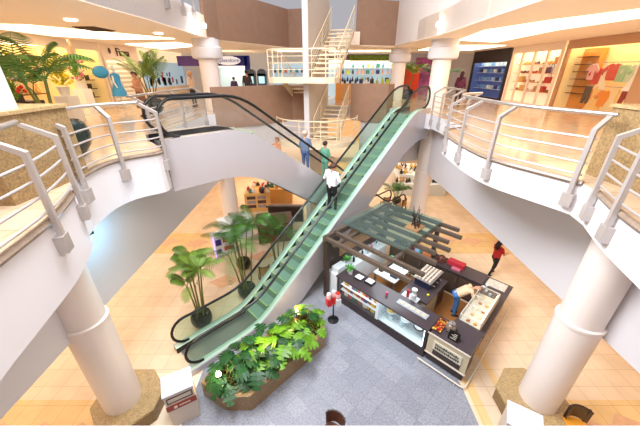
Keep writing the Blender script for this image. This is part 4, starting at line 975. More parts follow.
# ================================================================== SIGN TOTEMS, CHAIRS, STANDS
def totem(cx, cy, rz, label, top=True, W=.62, D=.52, Hh=1.14):
    t = thing('sign_cabinet', label, 'sign', (0, 0, 0)); 
    def xf(x, y, z): return (x, y, z)
    m = MB(); m.box(-W/2, W/2, -D/2, D/2, 0, Hh); m.build('cabinet', mat('cream_grey', (208, 196, 184), .4), t)
    m = MB(); m.box(-W/2-.02, W/2+.02, -D/2-.02, D/2+.02, Hh, Hh+.03); m.build('top', mat('blue_white_top', (218, 224, 240), .3), t)
    m = MB(); m.box(-W/2-.012, W/2+.012, -D/2-.015, -D/2, Hh*.55, Hh*.70); b_ = m.build('band', mat('maroon_band', (150, 58, 44), .4), t)
    m = MB(); m.lathe([(.04, 0), (.04, .012)], (0, 0, 0), 16); m.v = [(v[0]-.13, -D/2-.015-v[2], Hh*.625+v[1]) for v in m.v]; m.build('emblem', KLINE, b_)
    m = MB()
    for i in range(7): m.box(-.05+i*.035, -.025+i*.035, -D/2-.02, -D/2-.015, Hh*.61, Hh*.64)
    m.build('lettering', KLINE, b_)
    m = MB(); m.box(-W/2+.04, W/2-.04, -D/2-.01, -D/2, Hh*.76, Hh*.78); m.box(-W/2+.04, W/2-.04, -D/2-.012, -D/2, Hh*.9, Hh*.92); m.box(-W/2+.04, -W/2+.06, -D/2-.012, -D/2, Hh*.76, Hh*.92); m.box(W/2-.06, W/2-.04, -D/2-.012, -D/2, Hh*.76, Hh*.92); m.build('frame', DARKW, t)
    t.location = (cx, cy, 0); t.rotation_euler = (0, 0, rz); return t
totem(-3.36, 4.36, .5, 'cream sign cabinet with a dark red band and pale top, left of the planter')
totem(4.38, 3.62, -.55, 'cream sign cabinet with a white top beside the front right column', Hh=1.0)
def chair(loc, rz, label, seatm, backm, cat='chair', name='cafe_chair'):
    t = thing(name, label, cat, (0, 0, 0)); 
    m = MB(); m.box(-.22, .22, -.22, .22, .43, .48); m.build('seat', seatm, t)
    for x in (-.19, .19):
        for y in (-.19, .19): m = MB(); m.box(x-.02, x+.02, y-.02, y+.02, 0, .43 if y > 0 else .9); m.build('leg', DARKW, t)
    pts = [(.23*math.sin(a), -.05-.2*math.cos(a)) for a in [math.radians(-70+140*i/12) for i in range(13)]]
    m = MB()
    for i in range(12):
        a, b_ = pts[i], pts[i+1]; m.hull2([(*a, .52), (*b_, .52), (b_[0]*1.06, b_[1]*1.1, .86), (a[0]*1.06, a[1]*1.1, .86)], [(a[0]*.93, a[1]*.93, .52), (b_[0]*.93, b_[1]*.93, .52), (b_[0], b_[1]*1.03, .86), (a[0], a[1]*1.03, .86)])
    m.build('backrest', backm, t); m = MB(); m.tube([(p[0]*1.05, p[1]*1.08, .87) for p in pts], .02, 8); m.build('top_rail', DARKW, t)
    t.location = loc; t.rotation_euler = (0, 0, rz); return t
BK = stripe_mat('slatted_brown_back', (104, 82, 54), (80, 60, 40), 18, 'X')
DB = mat('dark_red_brown_wood', (96, 58, 42), .4)
chair((5.82, 3.74, 0), 2.9, 'brown slat back chair with an orange seat by the front right column', mat('orange_seat', (236, 160, 50), .5), BK)
chair((.28, 3.62, 0), 2.7, 'dark brown chair back at the bottom edge, right of the planter', DB, DB)
chair((-.62, 3.22, 0), 3.3, 'dark brown chair back just showing at the bottom edge', DB, DB)
chair((-2.25, 9.4, 0), .4, 'orange brown chair among the palms behind the escalator', WOODY, WOODY)
# purple display stand, white booth
t = thing('display_stand', 'white and purple display stand with product posters', 'stand', (-4.5, 11.3, 0))
def rbox(cx, cy, sx_, sy_, z0, z1, a):
    m = MB(); m.cbox((cx, cy, (z0+z1)/2), (sx_, sy_, z1-z0), a); return m
A1 = .62
rbox(-4.5, 11.55, 1.0, .55, .02, 1.05, A1).build('cabinet', KWHITE, t)
for i, (c_, x_, z_, w_, h_) in enumerate((((60, 50, 130), -.3, .75, .25, .3), ((170, 40, 60), .05, .8, .3, .25), ((90, 60, 50), .3, .6, .25, .2), ((200, 60, 70), .1, .35, .35, .2), ((50, 60, 140), -.32, .3, .2, .2), ((120, 90, 70), .28, .3, .2, .2))):
    cx = -4.5+math.cos(A1)*x_+math.sin(A1)*.285; cy = 11.55+math.sin(A1)*x_-math.cos(A1)*.285
    rbox(cx, cy, w_, .02, z_-h_/2, z_+h_/2, A1).build('poster', mat('poster_%d' % i, c_, .4), t)
m = MB()
for q in (-.5, .5): m.tube([(-4.5+math.cos(A1)*q+math.sin(A1)*.29, 11.55+math.sin(A1)*q-math.cos(A1)*.29, z) for z in (0, 1.1)], .02, 6)
m.build('light_edge', mat('violet_glow', (226, 180, 255), .3, emit=2.0, ecol=(210, 150, 255)), t)
t = thing('promo_booth', 'white promotion booth with a dark base near the rear left column', 'booth', (-4.2, 13.0, 0))
rbox(-4.3, 13.0, 1.5, .8, 0, 1.0, .6).build('counter', KWHITE, t); rbox(-4.3, 13.0, 1.6, .9, 1.0, 1.05, .6).build('worktop', KWHITE, t)
t = thing('dark_booth_counter', 'brown booth counter behind the palms', 'counter', (-2.2, 13.0, 0))
rbox(-2.3, 13.0, 1.7, 1.2, 0, 1.0, .2).build('counter', mat('booth_brown', (120, 94, 66), .5), t); rbox(-2.3, 13.0, 1.8, 1.3, 1.0, 1.05, .2).build('worktop', DARKW, t)
# yellow bookshelf kiosk
t = thing('book_kiosk', 'low yellow wooden kiosk with rows of goods near the rear left column', 'shelf', (-3.6, 16.3, 0))
A2 = .15
rbox(-3.8, 16.3, 1.5, .7, 0, 1.15, A2).build('carcass', mat('yellow_wood', (232, 180, 104), .5), t)
for i in range(3):
    for k_ in range(2): rbox(-4.1+k_*.6, 15.92+k_*.09, .5, .05, .25+i*.28, .45+i*.28, A2).build('shelf_row', mat('shelf_goods_%d' % ((i+k_) % 2), ((90, 60, 60), (170, 150, 150))[(i+k_) % 2], .5, noise=.5, nscale=14), t)
rnd = random.Random(22); gc = [(240, 230, 220), (200, 60, 60), (60, 130, 120), (60, 50, 50), (226, 170, 90)]; gn = ['white', 'red', 'teal', 'dark', 'tan']
protoD = {}
for i in range(34):
    q = i % 5
    if q not in protoD: m = MB(); m.lathe([(.1, 0), (.13, .08), (.08, .2), (.03, .26)], (0, 0, 0), 8); o = m.build('souvenir', mat('souv_'+gn[q], gc[q], .5)); protoD[q] = o
    else: o = protoD[q].copy(); C.objects.link(o)
    if i < 14: o.location = (-4.4+rnd.random()*1.3, 16.1+rnd.random()*.45, 1.15)
    else: o.location = (-4.4+rnd.random()*2.4, 17.3+rnd.random()*.7, .95)
    tag(o, '%s souvenir on the %s yellow kiosk' % (gn[q], 'low' if i < 14 else 'long table behind the low'), 'souvenir', '%s souvenirs, %s' % (gn[q], 'front kiosk' if i < 14 else 'rear table'))
m = MB(); m.box(-4.5, -1.8, 17.2, 18.1, 0, .95); tag(m.build('goods_table', MATS['yellow_wood']), 'long yellow goods table behind the low kiosk', 'table')
m = MB(); m.box(-2.9, -.95, 14.6, 15.0, 0, .9); m.tube([(-3.0, 14.6, .95), (-.9, 14.6, .95)], .06, 6); tag(m.build('dark_barrier', DARKW), 'dark curved barrier behind the rear escalator', 'barrier')
# far right ground display (white shelf with many products)
t = thing('product_island', 'long white product island seen past the rear right column', 'display', (6.5, 19, 0))
m = MB(); isl = [(5.55, 20.2), (5.3, 18.9), (6.6, 18.3), (8.6, 18.5), (9.2, 19.4), (8.6, 22), (5.7, 22.5)]; m.prism(isl, 0, .8); m.build('plinth', KWHITE, t); m = MB(); m.prism([(6.9+(p[0]-6.9)*.8, 20.3+(p[1]-20.3)*.75) for p in isl], .8, 1.3); m.build('riser', KWHITE, t)
rnd = random.Random(33); protoP = {}
for i in range(70):
    q = i % 5
    if q not in protoP: m = MB(); m.lathe([(.11, 0), (.12, .18), (.05, .24), (.05, .32)], (0, 0, 0), 8); o = m.build('product_bottle', mat('prod_'+gn[q], [(70, 50, 40), (190, 150, 110), (230, 220, 210), (40, 36, 34), (200, 160, 60)][q], .4)); protoP[q] = o
    else: o = protoP[q].copy(); C.objects.link(o)
    a = rnd.random()
    if i % 2: x, y, z = 5.2+rnd.random()*3.2, 18.9+rnd.random()*.3+abs(0), .8
    else: x, y, z = 5.6+rnd.random()*2.6, 19.3+rnd.random()*1.6, 1.3
    o.location = (x, y, z); tag(o, '%s bottle on the white product island' % ['dark brown', 'tan', 'white', 'black', 'yellow'][q], 'bottle', '%s bottles on the product island' % ['dark brown', 'tan', 'white', 'black', 'yellow'][q])
chair((4.0, 16.3, 0), .3, 'brown chair beyond the silver escalator side', WOODY, WOODY)
chair((4.9, 15.9, 0), .8, 'second brown chair next to the rear palm', WOODY, WOODY)
for x, y, lb in ((-2.0, 16.6, ''),): pass
# ================================================================== SHOPS ON THE GALLERIES
GOLD = mat('golden_shop_wall', (250, 218, 150), .5, emit=.25); GOLDD = mat('orange_wood_panel', (216, 136, 50), .45, emit=.1, noise=.1)  # emission stands in for shop light falling on wall and wood
CREAMW = mat('bright_cream_wall', (255, 240, 206), .5, emit=.55); BLUEW = mat('shop_blue_wall', (70, 100, 170), .5, emit=.25); PALEB = mat('pale_blue_wall', (190, 220, 240), .5, emit=.4)  # self-glow on these walls imitates brightly lit shop interiors
TANF = mat('tan_shop_frame', (196, 150, 112), .4); PALEF = mat('pale_shop_frame', (246, 226, 206), .4); DKS = mat('dark_shelf', (96, 50, 22), .5)
def bx(x0, x1, y0, y1, z0, z1): m = MB(); m.box(min(x0, x1), max(x0, x1), y0, y1, z0, z1); return m
def shop(label, X, y0, y1, sg, wallm, framem, shelves=(), zt=8.7, depth=2.0, shelfm=None, glass=True, posts=(), backrange=None):
    """a shopfront in the plane x=X running y0..y1, opening towards the atrium; sg = +1 right side, -1 left side"""
    t = thing('shopfront', label, 'shop', (X, (y0+y1)/2, 6)); xb = X+sg*depth
    bx(xb, xb+sg*.1, y0, y1, 6, zt).build('back_panel', wallm, t)
    for y in (y0, y1-.1): bx(X+sg*.05, xb, y, y+.1, 6, zt).build('side_wall', wallm, t)
    m = MB(); m.box(min(X, X+sg*.12), max(X, X+sg*.12), y0, y0+.16, 6, 8.94); m.box(min(X, X+sg*.12), max(X, X+sg*.12), y1-.16, y1, 6, 8.94)
    m.box(min(X, X+sg*.12), max(X, X+sg*.12), y0+.16, y1-.16, zt-.1, 8.94); m.box(min(X, X+sg*.12), max(X, X+sg*.12), y0+.16, y1-.16, 6, 6.12)
    for y in posts: m.box(min(X, X+sg*.1), max(X, X+sg*.1), y-.06, y+.06, 6.12, zt-.1)
    m.build('frame', framem, t)
    if glass: m = MB(); m.face([(X+sg*.06, y0+.16, 6.12), (X+sg*.06, y1-.16, 6.12), (X+sg*.06, y1-.16, zt-.1), (X+sg*.06, y0+.16, zt-.1)]); m.build('glass', GLASS, t)
    bx(X+sg*.2, xb-sg*.1, y0+.2, y1-.2, zt-.03, zt).build('ceiling_lamp', mat('shop_lamp', (255, 240, 214), .5, emit=4.5, ecol=(255, 232, 190)), t)
    for (ya, yb, z) in shelves: bx(xb-sg*.45, xb, ya, yb, z-.03, z).build('shelf', shelfm or PALEF, t)
    return t
PRO = {}
def product(shape, cname, col, loc, label, cat, group, rz=0., s=1.):
    k = (shape, cname)
    if k not in PRO:
        m = MB()
        if shape == 'bag': m.box(-.08, .08, -.17, .17, 0, .22); m.tube([(0, -.1+.2*i/8, .22+.13*math.sin(PI*i/8)) for i in range(9)], .012, 5)
        elif shape == 'shoe': m.hull2([(-.05, -.12, 0), (.05, -.12, 0), (.05, .12, 0), (-.05, .12, 0)], [(-.035, -.12, .1), (.035, -.12, .1), (.035, .06, .05), (-.035, .06, .05)])
        elif shape == 'shirt':
            o = [(-.2, 0), (.2, 0), (.22, .4), (.36, .28), (.42, .38), (.22, .58), (.08, .62), (0, .57), (-.08, .62), (-.22, .58), (-.42, .38), (-.36, .28), (-.22, .4)]
            m.hull2([(-.025, a, b) for a, b in o], [(.025, a*.98, b) for a, b in o])
        elif shape == 'dress':
            o = [(-.34, 0), (.34, 0), (.13, .55), (.18, .85), (.08, .95), (-.08, .95), (-.18, .85), (-.13, .55)]
            m.hull2([(-.03, a, b) for a, b in o], [(.03, a*.98, b) for a, b in o])
        elif shape == 'pants':
            o = [(-.2, 0), (-.06, 0), (0, .4), (.06, 0), (.2, 0), (.17, .7), (-.17, .7)]
            m.hull2([(-.025, a, b) for a, b in o], [(.025, a, b) for a, b in o])
        elif shape == 'box': m.box(-.1, .1, -.12, .12, 0, .2); m.box(-.105, .105, -.125, .125, .2, .24)
        else: m.lathe([(.06, 0), (.08, .06), (.06, .18), (.025, .22), (.03, .3)], (0, 0, 0), 10)
        PRO[k] = m.build({'bag': 'handbag', 'shoe': 'shoe', 'shirt': 'hanging_shirt', 'dress': 'hanging_dress', 'pants': 'trousers', 'box': 'gift_box', 'vase': 'vase'}[shape], mat('goods_'+cname, col, .6)); o = PRO[k]
    else: o = PRO[k].copy(); C.objects.link(o)
    o.location = loc; o.rotation_euler = (0, 0, rz); o.scale = (s, s, s); tag(o, label, cat, group); return o
rnd = random.Random(51)
# right gallery: children's clothes shop
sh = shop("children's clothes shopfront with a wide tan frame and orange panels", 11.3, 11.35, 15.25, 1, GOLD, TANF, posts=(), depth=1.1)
m = MB(); m.box(12.05, 12.3, 14.15, 15.1, 6.1, 8.6); m.build('wood_panel', GOLDD, sh)
for i in range(6): bx(11.75, 12.05, 14.2, 15.05, 6.75+i*.3, 6.78+i*.3).build('shelf', DKS, sh)
bx(11.9, 11.94, 11.6, 14.1, 8.0, 8.03).build('hanging_rail', STEEL, sh); bx(11.9, 11.94, 11.6, 14.1, 7.1, 7.13).build('hanging_rail', STEEL, sh)
for i, (sp, cn, col, y, z, lb) in enumerate((('shirt', 'pink', (240, 180, 180), 13.75, 7.35, 'pink patterned shirt hanging first from the wooden panel'), ('shirt', 'red', (206, 60, 44), 13.45, 7.2, 'red shirt hanging beside the pink one'),
    ('dress', 'cream', (250, 232, 200), 13.1, 7.0, 'long cream dress hanging in the upper row'), ('shirt', 'redorange', (220, 84, 60), 12.75, 7.35, 'orange red shirt in the middle of the upper row'), ('shirt', 'mint', (170, 206, 160), 12.35, 7.3, 'mint green shirt in the upper row'),
    ('shirt', 'palemint', (210, 224, 190), 12.0, 7.3, 'pale mint shirt beside the mint green one'), ('dress', 'white', (250, 246, 240), 11.65, 7.0, 'white dress at the near end of the upper row'),
    ('pants', 'dark', (90, 70, 50), 13.6, 6.4, 'dark trousers hanging in the lower row'), ('dress', 'gold', (240, 190, 110), 13.1, 6.15, 'golden dress in the lower row'), ('shirt', 'orange', (236, 140, 40), 12.7, 6.35, 'bright orange shirt in the lower row'),
    ('dress', 'sand', (244, 214, 160), 12.3, 6.15, 'sand coloured dress in the lower row'), ('pants', 'maroon', (150, 50, 44), 11.8, 6.5, 'maroon trousers at the near end of the lower row'))):
    product(sp, cn, col, (11.8, y+.25, z), lb+", children's clothes shop", 'clothes', None, rnd.uniform(-.3, .3), 1.0)
# right gallery: bags and shoes shop
YS = [(15.6, 17.3), (17.5, 19.2)]
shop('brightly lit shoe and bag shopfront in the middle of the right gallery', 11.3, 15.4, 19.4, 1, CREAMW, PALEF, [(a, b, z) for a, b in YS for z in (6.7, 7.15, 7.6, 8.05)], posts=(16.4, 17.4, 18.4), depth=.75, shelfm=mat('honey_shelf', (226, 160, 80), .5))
gcs = [('tan', (206, 150, 90)), ('white', (250, 244, 236)), ('brown', (150, 96, 60)), ('purple', (110, 70, 120)), ('gold', (240, 190, 110)), ('red', (206, 60, 44))]
for a, b in YS:
    for zi, z in enumerate((6.7, 7.15, 7.6, 8.05)):
        for q in range(5):
            cn, col = rnd.choice(gcs); shp = rnd.choice(('bag', 'shoe', 'shoe')); nm = {'bag': 'handbag', 'shoe': 'shoe'}[shp]
            product(shp, cn, col, (11.78, a+.2+q*.32, z), '%s %s on the shelves of the bright right gallery shop' % (cn, nm), nm, '%s %ss in the bright right gallery shop' % (cn, nm), 0, 1.25)
# right gallery: blue shop
shop('blue lit shopfront with a dark top at the far end of the right gallery', 11.3, 19.6, 24.2, 1, BLUEW, mat('dark_fascia', (50, 40, 40), .5), [(19.8, 24, z) for z in (6.6, 7.1, 7.6, 8.0)], zt=8.3, depth=.8, shelfm=mat('blue_white_shelf', (190, 206, 236), .4))
for zi, z in enumerate((6.6, 7.1, 7.6, 8.0)):
    for q in range(9):
        cn, col = rnd.choice((('white', (250, 244, 236)), ('navy', (40, 56, 110)), ('skyblue', (120, 170, 230)), ('skyblue', (120, 170, 230)), ('paleblue', (190, 214, 240)))); product('box', cn, col, (11.85, 19.95+q*.46, z), '%s box on the shelves of the blue shop' % cn, 'box', '%s boxes in the blue shop' % cn, 0, .9)
# near continuation on the right, hidden shop
bx(11.3, 11.5, 9.0, 11.3, 6, 8.94)
struct('wall_pier_right', bx(11.15, 11.6, 9.0, 11.3, 6, 8.94), TANF, 'tan pier at the near end of the clothes shop', 'wall')
# left gallery: flower and gift shop
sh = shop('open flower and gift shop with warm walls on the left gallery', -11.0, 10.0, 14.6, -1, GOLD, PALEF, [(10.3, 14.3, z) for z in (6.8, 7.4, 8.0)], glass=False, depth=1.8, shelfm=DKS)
for zi, z in enumerate((6.8, 7.4, 8.0)):
    for q in range(8):
        cn, col = rnd.choice((('brown', (150, 96, 60)), ('red', (206, 60, 44)), ('white', (250, 244, 236)), ('gold', (240, 190, 110)), ('teal', (60, 140, 140)))); product('vase', cn, col, (-12.55, 10.5+q*.5, z), '%s vase on the shelves of the flower shop' % cn, 'vase', '%s vases in the flower shop' % cn, 0, 1.3)
# left: black and white shelves shop + white slatted wall
sh = shop('narrow shop with dark shelves and framed pictures, left gallery', -11.0, 14.8, 16.6, -1, GOLD, PALEF, [(15, 16.4, z) for z in (6.5, 6.9, 7.3)], glass=False, depth=1.0, shelfm=BLACK)
for y, z in ((15.3, 7.75), (15.85, 7.75)): tag(bx(-11.93, -11.88, y-.2, y+.2, z, z+.45).build('picture_frame', mat('frame_brown', (110, 80, 60), .5)), '%s dark picture on the yellow wall of the narrow left shop' % ('left' if y < 15.5 else 'right'), 'picture')
for z in (6.5, 6.9, 7.3):
    for q in range(4):
        cn, col = rnd.choice((('white', (250, 244, 236)), ('dark', (90, 70, 50)))); product('box', cn, col, (-11.8, 15.15+q*.33, z), '%s box on the dark shelves of the narrow left shop' % cn, 'box', '%s boxes on the dark shelves' % cn, 0, .9)
sh = shop('bright eyewear style shop with a white slatted wall, left gallery', -11.0, 16.7, 19.9, -1, stripe_mat('white_slatwall', (255, 250, 240), (214, 200, 180), 1.3, 'Z', .5), PALEF, glass=False, depth=.6, zt=8.3)
text('Fiona', .55, (-10.96, 18.4, 8.6), (PI/2, 0, PI/2), mat('dark_brown_letters', (90, 50, 24), .5), sh, ext=.02)
m = MB(); m.ball((-10.97, 17.3, 8.65), .03, .1, .14); m.build('emblem', MATS['dark_brown_letters'], sh)
t = thing('mannequin', 'mannequin in a bright blue dress before the white slatted wall', 'mannequin', (-10.2, 15.95, 6))
p = (-10.2, 15.95, 6); BL = mat('bright_blue_cloth', (60, 160, 226), .5)
m = MB(); m.lathe([(.2, 0), (.2, .02), (.02, .04), (.02, .7)], p, 16); m.build('stand', STEEL, t)
m = MB(); m.lathe([(.34, .55), (.3, .8), (.2, 1.05), (.17, 1.2), (.22, 1.42), (.2, 1.55), (.07, 1.62)], p, 18); m.build('dress', BL, t, smooth=True)
m = MB(); m.tube([(p[0], p[1], 7.55), (p[0], p[1], 7.72)], .05, 8); m.ball((p[0], p[1], 7.82), .09, .1, .13); m.build('head', KWHITE, t, smooth=True)
for q in (-1, 1): m = MB(); m.tube([(p[0], p[1]+q*.2, 7.48), (p[0]+.05, p[1]+q*.3, 7.2), (p[0]+.15, p[1]+q*.28, 6.95)], [.05, .04, .03], 8); m.build('arm', KWHITE, t, smooth=True)
m = MB(); m.ball((-10.55, 15.5, 7.65), .34, .34, .28); tag(m.build('hanging_bag', BL, smooth=True, loc=(-10.55, 15.5, 7.65)), 'round blue bag hung up beside the mannequin', 'bag')
# left: poster window
t = thing('poster_window', 'large pale blue poster window with small figures, far left gallery', 'shop', (-11, 23, 6))
bx(-11.1, -10.95, 20.2, 25.9, 6.7, 8.25).build('poster', mat('poster_blue', (176, 210, 236), .4, emit=.35), t)
rr = random.Random(8); cl = [(60, 90, 150), (90, 130, 90), (190, 80, 120), (230, 240, 250), (50, 60, 80)]
for i in range(26):
    y = 20.4+rr.random()*5.0; z = 6.75+rr.random()*.9*rr.random(); s = rr.uniform(.12, .35); bx(-10.95, -10.93, y, y+s, z, z+s*1.5).build('poster_figure', mat('pf_%d' % (i % 5), cl[i % 5], .5), t)
bx(-11.1, -10.9, 20.1, 25.95, 6, 6.7).build('sill', PALEF, t); bx(-11.1, -10.9, 20.1, 25.95, 8.25, 8.94).build('lintel', CREAMW, t)
# rear gallery: blue sign shop
def yb(x0, x1, y0, y1, z0, z1): return bx(x0, x1, y0, y1, z0, z1)
NAVY = mat('navy_sign', (30, 36, 120), .4, emit=.15)
t = thing('shopfront', 'shop with a navy band and white oval sign, rear left of the gallery', 'shop', (-6, 22, 6))
yb(-7.6, -4.9, 22, 22.25, 8.0, 8.62).build('sign_band', NAVY, t); yb(-5.1, -4.75, 22, 22.25, 6, 8.62).build('post', NAVY, t); yb(-9.6, -7.6, 22, 22.3, 8.0, 8.6).build('purple_band', mat('violet_band', (90, 60, 140), .4), t)
m = MB(); m.ball((-6.15, 21.98, 8.32), .82, .04, .27, 24, 8); ov = m.build('sign_oval', mat('sign_white', (250, 250, 255), .4, emit=.5), t, smooth=True)
text('Splendore', .36, (-6.15, 21.92, 8.33), (PI/2, 0, 0), NAVY, ov, ext=.01)
yb(-7.6, -5.1, 24, 24.1, 6, 8.0).build('back_panel', PALEB, t); yb(-7.3, -5.3, 22.5, 23.8, 7.96, 8.0).build('ceiling_lamp', MATS['shop_lamp'], t)
for i, (x, c, n_) in enumerate(((-4.35, (76, 84, 96), 'left'), (-3.65, (76, 84, 96), 'right'))):
    t = thing('cash_machine', 'grey arched cash machine with a lit screen, %s of the pair' % n_, 'cash machine', (x, 20, 6)); m = MB(); m.box(x-.27, x+.27, 20, 20.5, 6, 7.55); m.lathe([(.27, 0), (.27, .5)], (0, 0, 0), 20)
    m.v[8:] = [(x+v[0], 20+v[2], 7.55+v[1]) for v in m.v[8:]]; m.build('body', mat('machine_grey', c, .4), t)
    yb(x-.18, x+.18, 19.96, 20, 7.0, 7.4).build('screen', mat('screen_teal', (180, 230, 236), .3, emit=.8), t); yb(x-.2, x+.2, 19.97, 20, 6.5, 6.85).build('poster', mat('blue_label', ((60, 70, 150), (80, 60, 60))[i == 0], .4), t)
t = thing('shelf_unit', 'rack of dark goods behind the upper stair landing', 'shelf', (-2.3, 22, 6)); yb(-3.3, -1.0, 22.3, 22.4, 6, 8.2).build('back_panel', PALEB, t)
for z in (6.6, 7.1, 7.6): yb(-3.3, -1.0, 21.9, 22.3, z-.03, z).build('shelf', KWHITE, t)
for z in (6.6, 7.1, 7.6):
    for q in range(6):
        cn, col = rnd.choice((('dark', (60, 50, 50)), ('red', (206, 60, 44)), ('teal', (60, 140, 140)))); product('box', 'r'+cn, col, (-3.1+q*.38, 22.1, z), '%s box on the rack behind the stair landing' % cn, 'box', '%s boxes on the rack behind the stair landing' % cn)
t = thing('shopfront', 'open shop with a green hedge strip over its top, rear right of the gallery', 'shop', (3, 22, 6))
yb(.6, 6.0, 22, 22.3, 8.35, 8.7).build('fascia', mat('grey_brown_fascia', (120, 104, 90), .5), t); m = yb(2.0, 5.0, 21.7, 22.0, 8.3, 8.62); m.build('hedge_strip', mat('hedge_green', (110, 136, 50), .7, noise=.5, nscale=9), t)
yb(.6, 6.0, 23.6, 23.7, 6, 8.4).build('back_panel', PALEB, t); yb(.9, 5.7, 22.4, 23.4, 8.31, 8.35).build('ceiling_lamp', MATS['shop_lamp'], t)
for z in (7.0, 7.5, 7.9): yb(.8, 5.8, 23.2, 23.6, z-.03, z).build('shelf', KWHITE, t)
yb(1.2, 5.4, 21.0, 21.6, 6, 6.95).build('counter', mat('beech_counter', (214, 160, 100), .5), t)
for z, y in ((6.95, 21.3), (7.0, 23.4), (7.5, 23.4), (7.9, 23.4)):
    for q in range(12):
        cn, col = rnd.choice((('skin', (226, 170, 140)), ('dark', (60, 50, 50)), ('teal', (60, 140, 140)), ('lime', (190, 200, 60)), ('navy', (40, 56, 110)), ('white', (250, 244, 236)))); cn2 = {'skin': 'peach'}.get(cn, cn)
        product(rnd.choice(('vase', 'box')), 's'+cn, col, (1.3+q*.36, y, z), '%s article in the hedge topped shop' % cn2, 'goods', '%s articles in the hedge topped shop' % cn2, 0, 1.1)
t = thing('wooden_post', 'orange wooden door post at the head of the lower stair flight', 'post', (1.1, 19.2, 6)); yb(.95, 1.25, 19.1, 19.35, 6, 7.6).build('board', GOLDD, t); yb(.9, 1.3, 19.05, 19.4, 7.6, 7.66).build('cap', GOLDD, t)
t = thing('display_screen', 'orange red panel beyond the rear column', 'panel', (6.3, 22.5, 6)); yb(5.7, 7.0, 22.6, 22.7, 6, 7.95).build('board', mat('red_orange_panel', (206, 60, 30), .4), t); yb(5.65, 5.7, 22.55, 22.75, 6, 8).build('edge', DKS, t)
m = MB(); m.box(7.2, 9.6, 24.5, 24.6, 6, 8.6); tag(m.build('purple_display', mat('magenta_mix', (150, 70, 130), .5, noise=.6, nscale=2.5)), 'magenta display wall at the far end between the columns', 'display')
m = MB(); m.box(-.6, 1.0, 24.0, 24.1, 6, 8.4); tag(m.build('shop_wall_display', PALEB), 'pale blue lit display wall behind the stair head', 'display')
# ceiling vent, downlights, column spotlights
m = MB(); m.prism([(-7.75, 10.7), (-7.05, 10.7), (-7.05, 11.75), (-7.75, 11.75)], 8.925, 8.95)
for i in range(6): m.box(-7.72, -7.08, 10.78+i*.16, 10.84+i*.16, 8.905, 8.93)
tag(m.build('ceiling_vent', mat('vent_dark', (96, 72, 54), .6)), 'dark square air vent in the left gallery ceiling', 'vent')
for x, y, lb in ((-6.7, 9.3, 'round downlight nearest the vent in the left ceiling'), (7.2, 8.4, 'round downlight in the right gallery ceiling'), (-5.9, 12.4, 'round downlight farther along the left ceiling')):
    m = MB(); m.lathe([(.13, 0), (.15, .02), (.15, .04)], (x, y, 8.91), 20); tag(m.build('downlight', mat('downlight_glow', (255, 240, 220), .4, emit=6)), lb, 'ceiling light')
for x, y, z, lb in ((-4.42, 13.1, 9.25, 'glaring white spotlight above the rear left column'), (4.55, 13.2, 9.3, 'glaring white spotlight above the rear right column')):
    t = thing('spotlight', lb, 'lamp', (x, y, z)); m = MB(); m.cbox((x, y+.1, z), (.12, .16, .12)); m.build('housing', STEELP, t); m = MB(); m.ball((x, y-.02, z), .085, n=12, m=8); m.build('bulb', mat('white_glare', (255, 250, 245), .3, emit=60), t)
    plight('column_glow', (x, y-.3, z-.1), 30, (1, .97, .94))
plight('left_wall_cyan_spot', (-4.3, 5.35, 4.55), 26, (.22, .68, 1.0), .02)
t = thing('wall_spotlight', 'tiny black spotlight throwing cyan light on the white wall under the left gallery', 'lamp', (-4.35, 4.75, 4.9)); m = MB(); m.cbox((-4.4, 4.8, 4.95), (.1, .1, .12)); m.build('housing', BLACK, t); m = MB(); m.cyl((-4.4, 4.8), .04, 4.87, 4.9, 10); m.build('lens', mat('cyan_lens', (180, 240, 255), .3, emit=5), t)
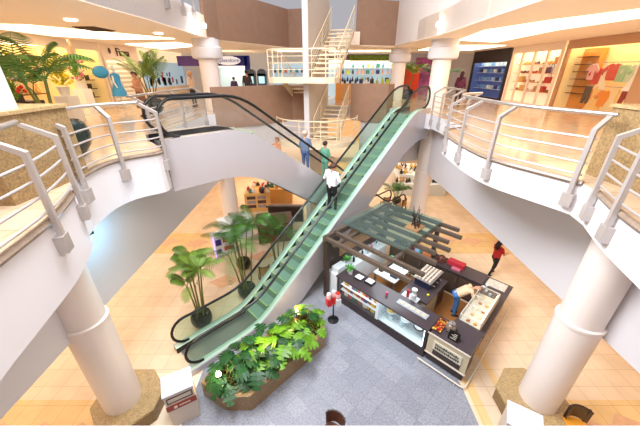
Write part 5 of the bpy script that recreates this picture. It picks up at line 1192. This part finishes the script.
# ================================================================== LIGHT, WORLD, CAMERA
WARM = (1, .88, .72); NEU = (1, .95, .94)
area('skylight', (-1.8, 9, 15), 6, 16, 1000, (.93, .95, 1))
area('side_fill_right', (-2.5, 5, 11.5), 3, 6, 1650, (.92, .95, 1), (0, math.radians(-50), 0))
area('front_fill', (.3, .5, 11.5), 6, 2, 420, (1, .96, .93), (math.radians(62), 0, 0))
area('ground_left_light', (-9.6, 8, 2.85), 7.6, 18, 450, (1, .92, .80))
area('ground_right_light', (11, 7, 2.85), 8, 18, 290, (1, .92, .80))
area('ground_back_light', (1, 20, 2.65), 16, 5, 460, WARM)
area('mezz_light', (0, 19.5, 5.3), 10, 3.5, 120, WARM)
# lit ceiling coves on the galleries
EMW = mat('cove_light', (255, 236, 206), .5, emit=3.6, ecol=(255, 236, 210))
def cove(name, pts, label):
    m = MB(); m.prism(pts, Z3-.03, Z3-.005); tag(m.build(name, EMW), label, 'ceiling light')
cove('ceiling_light', [(-10.4, 10), (-8.8, 10.3), (-6.2, 14.4), (-9.2, 14.6), (-10.4, 13.2)], 'bright cove light in the left gallery ceiling')
cove('ceiling_light', [(-10, 17.2), (-7.0, 16.2), (-6.6, 18.2), (-10, 21)], 'bright cove light beyond the left gallery, towards the back')
cove('ceiling_light', [(6.2, 15), (5.6, 11.6), (6.3, 9.4), (7.6, 7), (8.4, 7.6), (7.9, 11.4), (8.4, 16)], 'bright cove light in the right gallery ceiling')
cove('ceiling_light', [(-10.2, 2), (-8, 2), (-8, 8), (-10.2, 8)], 'bright ceiling light over the near left gallery')
cove('ceiling_light', [(8, -1), (10, -1), (10, 5), (8, 5)], 'bright ceiling light over the near right gallery')
cove('ceiling_light', [(-3, 22.5), (4, 22.5), (4, 23.5), (-3, 23.5)], 'bright ceiling light over the rear gallery behind the stairs')
cove('ceiling_light', [(6.5, 18), (10, 18), (10, 22), (6.5, 22)], 'bright ceiling light at the far right of the rear gallery')
w = bpy.data.worlds.new('World'); sc.world = w; w.use_nodes = True
bg = w.node_tree.nodes['Background']; bg.inputs['Color'].default_value = (.95, .93, 1.0, 1); bg.inputs['Strength'].default_value = .5
cam = bpy.data.cameras.new('Camera'); co = bpy.data.objects.new('Camera', cam); C.objects.link(co)
cam.sensor_width = 36; cam.lens = 290/640*36; cam.clip_start = .05; cam.clip_end = 200
co.location = (0, 0, 7.7); co.rotation_euler = (math.radians(90-26.175), 0, 0)
sc.camera = co
sc.view_settings.view_transform = 'Standard'
sc.view_settings.look = 'None'
sc.view_settings.exposure = -0.07
try:
    sc.cycles.max_bounces = 8; sc.cycles.transparent_max_bounces = 16; sc.cycles.use_denoising = True
except Exception: pass
